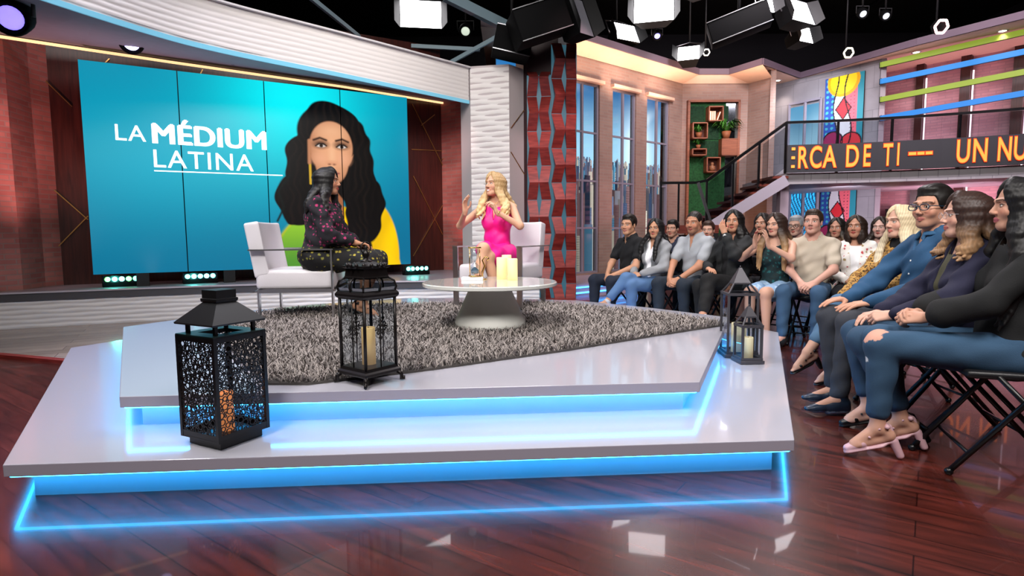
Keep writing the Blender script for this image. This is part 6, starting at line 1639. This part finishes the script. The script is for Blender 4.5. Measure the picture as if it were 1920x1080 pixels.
def collar(h=.03, op=.045):
    def fn(v, s, o):
        v.k = .006; N = s['H']+s['U']*.515; X, Fw, U = s['X'], s['F'], s['U']; r = .062 if o['fem'] else .070
        pts = [N+X*r*math.sin(t)-Fw*(r*math.cos(t)-.012)+U*(.022-.030*(1-math.cos(t))*.5) for t in [k*PI*.88/6 for k in range(-6, 7)]]
        for a, b in zip(pts, pts[1:]):
            for q in (0, .012, .024): v.cap(a+U*q*.6-nrmz(N-a)*(.012-q*.4), b+U*q*.6-nrmz(N-b)*(.012-q*.4), .006, .006)
        for e in (0, -1):
            a = pts[e]; v.cap(a+U*.008, a-U*.035+X*(.012 if e else -.012)*-1*-1+Fw*.012, .010, .005); v.cap(a-X*(.0)-U*.0, a-U*.02+Fw*.012, .012, .008)
    return fn
def buttons(n=6, col='d8dce0', r=.006, z0=.43, dz=.075):
    def ex(body, s, o):
        dg = bpy.context.evaluated_depsgraph_get(); sh = [c for c in kids(body) if 'shirt' in c.name][0]
        from mathutils.bvhtree import BVHTree
        me = sh.data; bv = BVHTree.FromPolygons([v.co for v in me.vertices], [p.vertices for p in me.polygons])
        for k in range(n):
            p = s['H']+s['U']*(z0-dz*k)+s['F']*.4; hit = bv.ray_cast(Vector(p), Vector(-s['F']))
            if hit[0] is None: continue
            T = Matrix.Translation(hit[0]) @ Vector(s['F']).to_track_quat('Z', 'Y').to_matrix().to_4x4(); MB().lathe([(r, -.002), (r, .002), (.001, .003)], n=12, mat=T).build('button', M('button_'+col, col, .4), body)
    return ex
# ------------------------------------------------------------------ the guest on the left armchair
def guestdress(P, s):
    zc = s['H'][2]+.10
    a = spots(P, '16141c', ('b03068', '8a2858', '16141c'), .030, .33, 1); b = spots(P, '121214', ('a8983a', '7c7a34', '121214'), .032, .34, 2); m = (P[:, 2] < zc)
    a[m] = b[m]; return a
armloc = Vector((-1.88, 5.30, RZ)); 
bpy.data.objects['armchair'].location = armloc; bpy.data.objects['armchair'].rotation_euler = (0, 0, math.radians(96))
bpy.data.objects['armchair.001'].location = (-.10, 5.86, RZ); bpy.data.objects['armchair.001'].rotation_euler = (0, 0, math.radians(-26))
def guest_fn(v, s, o):
    top(.86, .016, 'v', .13, .055)(v, s, o)
person('person with long black hair in a dark dress with pink flecks, seated in left armchair', (-1.66, 5.20, RZ-.01), fa(-4), scale=1.0,
       opt=dict(hz=.53, bulk=1.45, res=.007, hres=.0034, head=(math.radians(4), .0), lean=.02, skin='b8805e', lip='9a4a44', knees=((-.08, .45, .50), (.09, .44, .50)), ankles=((-.04, .30, .13), (.07, .36, .13)), toe=((0, 1, -.4), (0, 1, -.3)),
                wrists=((-.09, .28, .65), (.06, .31, .66)), fd=((.5, .85, -.05), (-.5, .85, -.1)), pn=((.1, 0, -1), (0, 0, -1)), curl=(.35, .35), poles=((-1, -.6, -.5), (1, -.6, -.5))),
       outfit=[('dress', top(.84, .027, 'v', .13, .06, amp=.004), guestdress, None), ('skirt', skirt(.62, .018), guestdress, None)],
       hair=dict(col='0c0a0c', col2='14100f', length=.27, wave=.016, n=52, thick=1.2, front=.35), shoes=shoe_fn('heel', '101012'), extra=multi(earring(-1, 'd8c8a8', .03), earring(1, 'd8c8a8', .03), band(0, .93, .030, .014, '141414')))
mp_ = bpy.data.objects['person']
# ------------------------------------------------------------------ the host in pink on the right armchair
person('person with long blonde wavy hair in a hot pink dress, smiling with both hands raised', (-.14, 5.73, RZ-.01), fa(250), scale=1.0,
       opt=dict(hz=.53, bulk=.95, res=.0065, hres=.0032, head=(math.radians(-24), -.10), lean=-.04, smile=1., skin='d09a78', lip='c0605a', brow='6a4a30',
                knees=((-.07, .43, .52), (-.05, .47, .60)), ankles=((-.16, .38, .12), (-.02, .60, .20)), toe=((.0, 1, -.5), (.2, .9, -.5)),
                wrists=((-.10, .26, .93), (.22, .26, .94)), fd=((.35, .1, .9), (0, .1, 1)), pn=((.8, .2, -.3), (-.9, .2, .0)), curl=(.75, .35), poles=((-1, -.2, -.8), (1, -.2, -.9))),
       outfit=[('dress', top(g=.014, strap=True, neck='v', depth=.17, w=.034, amp=.0016), 'f01890', m_satin), ('skirt', skirt(.36, .015), 'f01890', m_satin)],
       hair=dict(col='a07848', col2='e0be88', hl='f0d8a8', length=.30, wave=.022, n=48, thick=1.0, front=.7, part=.01), shoes=shoe_fn('heel', '101012'), extra=multi(necklace(), band(0, .93, .027, .006, 'd8b060', 'bracelet', 1.)))
# ------------------------------------------------------------------ audience, front row from the far left to the near right
aud('person with short dark hair in a black polo shirt, leftmost of the audience', 'black folding chair under the leftmost audience member in a black polo', 1180, 6.9, 207, 228, sc=1.02, chair=True,
    opt=dict(fem=False, bulk=1.0, skin='c08a68', lip='a0605a', wrists=((-.07, .30, .60), (.07, .30, .60)), fd=((.5, .7, -.5), (-.5, .7, -.5)), pn=((.6, -.2, -.6), (-.6, -.2, -.6)), curl=(.7, .7), lean=.02, knees=((-.17, .42, .53), (.17, .42, .53)), ankles=((-.18, .42, .10), (.18, .42, .10))),
    outfit=[('polo_shirt', top(.3, .016, 'v', .06, .04), '0e0e12', None), ('collar', collar(), '101014', None), ('trousers', pants(), '141c2c', None)], hair=dict(style='short', col='17100c'), shoes=shoe_fn('sneaker', '1a1a1e'))
aud('person with long black hair in a grey cardigan over a white top, legs crossed', 'black folding chair under the woman in the grey cardigan', 1230, 6.62, 212, 236, sc=.98,
    opt=dict(skin='b88462', **CL, knees=((-.06, .44, .53), (.0, .46, .61)), ankles=((-.05, .42, .10), (.10, .68, .33)), toe=((0, 1, 0), (.2, .9, .15))),
    outfit=[('top', top(.2, .014, 'v', .10, .05), 'f0f0f4', None), ('cardigan', top(1, .024, 'open', .5, .075, amp=.0035), '8a8c90', None), ('jeans', pants(.88), '50709a', None)], hair=dict(col='0c0a0c', length=.34, wave=.006, n=40, front=.9), shoes=shoe_fn('sneaker', 'b4b4b8', 'f0f0f0'))
aud('person with cropped dark hair and stubble in a light grey henley', 'black folding chair under the man in the grey henley', 1302, 6.35, 214, 228, pitch=.02, sc=1.03,
    opt=dict(fem=False, bulk=1.05, skin='b47c5c', stub=.45, lip='945048', lean=.06, wrists=((-.06, .38, .58), (.06, .38, .58)), fd=((.5, .7, -.5), (-.5, .7, -.5)), pn=((.7, -.2, -.5), (-.7, -.2, -.5)), curl=(.85, .85), knees=((-.17, .43, .53), (.17, .43, .53)), ankles=((-.14, .36, .10), (.15, .44, .10))),
    outfit=[('henley_shirt', top(.34, .016, 'v', .13, .028), '9ca0a6', None), ('trousers', pants(), '1a2430', None)], hair=dict(style='crop', col='1c1512'), shoes=shoe_fn('sneaker', '18181c'), extra=band(0, .9, .031, .016, '101010'))
aud('person with long black hair in a black denim jacket wiping one eye', 'black folding chair under the woman wiping her eye', 1376, 6.05, 214, 236, pitch=-.06, sc=1.03,
    opt=dict(bulk=1.22, skin='b88262', wrists=((-.07, .235, 1.075), (.08, .28, .70)), fd=((.35, .1, .93), (-.85, .5, 0)), pn=((.3, -.92, .1), (0, 0, -1)), curl=(.5, .6), poles=((-.5, .3, -1), (1, -.4, -.5)), knees=((-.06, .46, .60), (.06, .44, .53)), ankles=((-.18, .70, .26), (.06, .40, .10)), toe=((-.1, .9, .2), (0, 1, 0))),
    outfit=[('undershirt', top(.2, .014, 'v', .10, .06), '101014', None), ('jacket', top(.90, .026, 'open', .5, .055, amp=.0035), '1c1e20', None), ('trousers', pants(.9), '0a0a0c', None)], hair=dict(col='0c090a', length=.40, wave=.012, n=46, thick=1.15, front=.3), shoes=shoe_fn('sneaker', 'e8e8ee', 'ffffff'), extra=band(0, .88, .029, .014, '181818', face='d8d8d8'))
def denim(P, s): return spots(P, '86a4c4', ('a9c2da', '7494b8', '9ab4d0'), .05, .4, 5)
aud('person with long ombre hair in a dark green tank top and denim shorts, clapping', 'black folding chair under the clapping woman in denim shorts', 1457, 5.75, 226, 214, pitch=.05, sc=1.0,
    opt=dict(skin='c8967a', lip='a85a54', wrists=((-.05, .34, .98), (.10, .30, .98)), fd=((.1, .35, .93), (-.1, .3, .95)), pn=((1, 0, 0), (-1, .1, 0)), curl=(.15, .15), thumb=(.1, .1), poles=((-1, -.3, -.8), (1, -.3, -.8)), knees=((-.07, .43, .52), (.08, .43, .52)), ankles=((-.07, .38, .10), (.08, .44, .10))),
    outfit=[('tank_top', top(g=.012, strap=True, neck='round', depth=.10, w=.06), lambda P, s: spots(P, '10282c', ('1d5a5c', '122224'), .03, .4, 3), None), ('shorts', pants(.37, .012), denim, None)], hair=dict(col='2c1c16', col2='b08a60', length=.42, wave=.006, n=46, front=.8), shoes=shoe_fn('sneaker', '202024'))
aud('person with short brown hair in a plain beige tee, hands resting between knees', 'black folding chair under the man in the beige tee', 1525, 5.6, 232, 230, pitch=-.10, sc=1.01,
    opt=dict(fem=False, bulk=1.08, skin='c4917a', lip='a86a62', brow='4a3424', wrists=((-.10, .36, .62), (.03, .34, .62)), fd=((.6, .7, -.3), (-.4, .7, -.5)), pn=((.5, -.2, -.8), (-.5, -.2, -.7)), curl=(.7, .7), knees=((-.15, .43, .53), (.15, .43, .53)), ankles=((-.13, .40, .10), (.15, .45, .10))),
    outfit=[('tee', top(.36, .020, 'round', .02, .068, amp=.003), 'b4a898', None), ('jeans', pants(), '33506e', None)], hair=dict(style='short', col='33241c'), shoes=shoe_fn('sneaker', '2a2c30'))
aud('person with chin length brown hair in a white cardigan printed with red and gold flecks', 'black folding chair under the woman in the white printed cardigan', 1606, 5.65, 238, 226, pitch=-.08, sc=.97,
    opt=dict(bulk=1.1, skin='b07c60', lip='a04a44', **CL), outfit=[('white_top', top(.2, .014, 'round', .03, .07), 'eeeef2', None), ('cardigan', top(1, .024, 'open', .5, .06, amp=.003), lambda P, s: spots(P, 'eae6e2', ('b8303a', 'eae6e2', 'a89060', 'c04048'), .038, .3, 7), None), ('trousers', pants(), '12141a', None)],
    hair=dict(style='bob', col='2a1c16', length=.12, wave=.004, n=34, front=.5), shoes=shoe_fn('flat', '141414'))
LEO = lambda P, s: spots(P, 'b08848', ('20150e', '20150e', '7a5428'), .019, .52, 4, ring='8a6030')
aud('person with long platinum blonde hair in a leopard print top and blue jeans', 'black folding chair under the blonde woman in the leopard print top', 1694, 4.0, 190, 188, sc=.99,
    opt=dict(res=.0058, hres=.0034, skin='c8977c', lip='b06058', brow='5a4030', lean=-.12, high=True, **LAP, knees=((-.03, .46, .61), (.06, .43, .53)), ankles=((-.02, .70, .27), (.07, .42, .13)), toe=((0, .9, -.45), (0, 1, -.3))),
    outfit=[('turtleneck', top(.3, .012, 'high'), '0c0c0e', None), ('leopard_top', top(1, .020, 'round', .03, .07, amp=.003), LEO, None), ('jeans', pants(.86), '4a6a88', None)], hair=dict(col='d8c4a0', col2='e6d8bc', length=.36, wave=.005, n=46, front=.55), shoes=shoe_fn('heel', '0e0e10'))
aud('person with glasses and short black hair in a blue denim shirt', 'black folding chair under the man in the denim shirt', 1752, 3.36, 176, 197, pitch=-.02, sc=1.05,
    opt=dict(res=.0055, hres=.0030, fem=False, bulk=1.08, skin='c08a6c', lip='a8645c', stub=.25, brow='1a120e', lean=-.10, wrists=((-.10, .34, .655), (.12, .36, .655)), fd=((.2, .95, -.15), (0, 1, -.1)), pn=((.1, -.1, -1), (0, 0, -1)), curl=(.2, .25), knees=((-.10, .45, .54), (.12, .46, .54)), ankles=((-.10, .50, .10), (.12, .42, .10))),
    outfit=[('denim_shirt', top(1, .020, 'v', .07, .05, amp=.0035), '254c70', None), ('collar', collar(), '2a5478', None), ('trousers', pants(), '33363e', None)], hair=dict(style='short', col='120d0b'), shoes=shoe_fn('sneaker', '1c2838', '8a98a4'), extra=multi(glasses('1a3244', .0026, .0165, .75), buttons()))
aud('person with wavy brown ombre hair and thin glasses in a navy cardigan', 'black folding chair under the woman in the navy cardigan', 1820, 2.88, 165, 162, sc=1.0,
    opt=dict(res=.005, hres=.0028, bulk=1.08, skin='cc9a80', lip='b06a64', brow='4a3024', lean=-.10, wrists=((-.09, .33, .67), (.07, .34, .66)), fd=((.3, .9, -.15), (-.4, .9, -.1)), pn=((.7, 0, -.7), (0, 0, -1)), curl=(.9, .4), knees=((-.10, .46, .54), (.10, .44, .54)), ankles=((-.10, .26, .13), (.10, .36, .13)), toe=((0, .9, -.5), (0, 1, -.3))),
    outfit=[('olive_top', top(.2, .014, 'round', .05, .07), '4c4a38', None), ('cardigan', top(.93, .024, 'open', .5, .055, amp=.003), '1b1b34', None), ('jeans', pants(.88), '2c4660', None)], hair=dict(col='33201a', col2='a8825e', length=.23, wave=.026, n=52, thick=1.1, front=.35), shoes=shoe_fn('wedge', '101012'), extra=multi(glasses('9a9aa0', .0012, .016, .9), necklace('c8a040', .22, .10, .004, False)))
def ripjeans(P, s):
    c = spots(P, '2a4660', ('2a4660',), .06, .5, 8)*(1+.25*np.exp(-((P[:, 2:3]-.60)/.05)**2)); k = s['k'][0]+V3(-.0, .035, .045); d = np.linalg.norm((P-k)*np.array((1., 1.0, 1.4)), axis=1)+.006*np.sin(P[:, 0]*160)
    c[d < .062] = lin('cc9a88'); k2 = s['k'][0]+V3(0, .06, -.07); d = np.linalg.norm((P-k2)*np.array((.7, 1, 1.6)), axis=1); c[d < .02] = lin('c8ccd0'); return c
aud('person with long black hair in a black top and ripped jeans, nearest audience member', 'black folding chair under the nearest woman in ripped jeans', 1925, 2.56, 160, 156, sc=1.03,
    opt=dict(res=.005, hres=.0026, bulk=1.02, skin='c08c70', lip='b0606a', lean=-.13, wrists=((-.06, .33, .675), (.05, .33, .68)), fd=((.35, .9, -.05), (-.5, .85, .1)), pn=((.8, -.1, -.6), (-.6, -.1, -.7)), curl=(.9, .85), knees=((-.10, .50, .545), (.10, .47, .54)), ankles=((-.10, .50, .15), (.08, .36, .15)), toe=((-.05, 1, -.35), (0, 1, -.35))),
    outfit=[('black_top', top(.84, .024, 'round', .04, .07, amp=.001, flare=.022, hem=.47), '111214', None), ('jeans', pants(.9, .010, .0014), ripjeans, None)], hair=dict(col='0c0a0c', length=.50, wave=.02, n=50, thick=1.1, front=.5), shoes=shoe_fn('clear', 'c8a0a8'), extra=multi(band(0, .86, .027, .004, '4a1820', 'bracelet'), band(0, .80, .029, .004, '4a1820', 'bracelet')))
# ------------------------------------------------------------------ second row, mostly hidden by the first
def back(label, px, d, fb, fh, skin, hcol, tcol, sc=1., hair=None, chl='', fem=True, opt=None, extra=None):
    o = dict(res=.010, hres=.0055, fem=fem, skin=skin); o.update(CL); o.update(opt or {})
    aud(label, chl, px, d, fb, fh, sc=sc, opt=o, outfit=[('top', top(1, .018, 'round', .03, .07), tcol, None), ('trousers', pants(), '16181e', None)], hair=hair or dict(col=hcol, length=.32, wave=.008, n=34, front=.6), shoes=shoe_fn('flat', '141416'), extra=extra)
back('person with dark hair half hidden behind the grey cardigan shoulder', 1262, 7.35, 215, 232, 'b4846a', '140e0c', '1c2236', .98, chl='black folding chair behind the woman in the grey cardigan', hair=dict(style='short', col='120c0a'))
back('person with tied back brown hair looking over the henley shoulder', 1328, 7.05, 215, 240, 'c8967c', '3a241c', '203040', .96, chl='black folding chair behind the man in the grey henley', hair=dict(style='bun', col='3a241c'), opt=dict(smile=.3))
back('person with long dark hair looking out behind the clapping woman', 1431, 6.6, 220, 224, 'b8866a', '1c1210', '3a2a2c', 1.02, chl='black folding chair behind the clapping woman')
back('person with grey hair and dark glasses behind the beige tee', 1493, 6.4, 222, 226, 'b48a74', '8a8c92', '2a4a80', .99, chl='black folding chair behind the man in the beige tee', hair=dict(style='short', col='8c8e94'), extra=glasses('14141a', .0026))
back('person with dark lighter ended hair between the beige tee and printed cardigan', 1570, 6.35, 232, 226, 'b07e64', '17100e', '202028', .97, chl='black folding chair behind the woman in the printed cardigan', hair=dict(col='15100e', col2='8a6a48', length=.34, wave=.006, n=34, front=.8))
back('person with long brown hair and grey top gazing upward behind the leopard print top', 1652, 6.1, 225, 222, 'c89c88', '22150f', '7c8288', .97, chl='black folding chair under the young woman in the grey top', opt=dict(head=(0, -.15)))
back('person with straight auburn hair mostly hidden between the blonde woman and glasses man', 1728, 4.45, 205, 214, 'b88468', '4a2c1e', '15161a', .95, chl='black folding chair behind the man in the denim shirt')
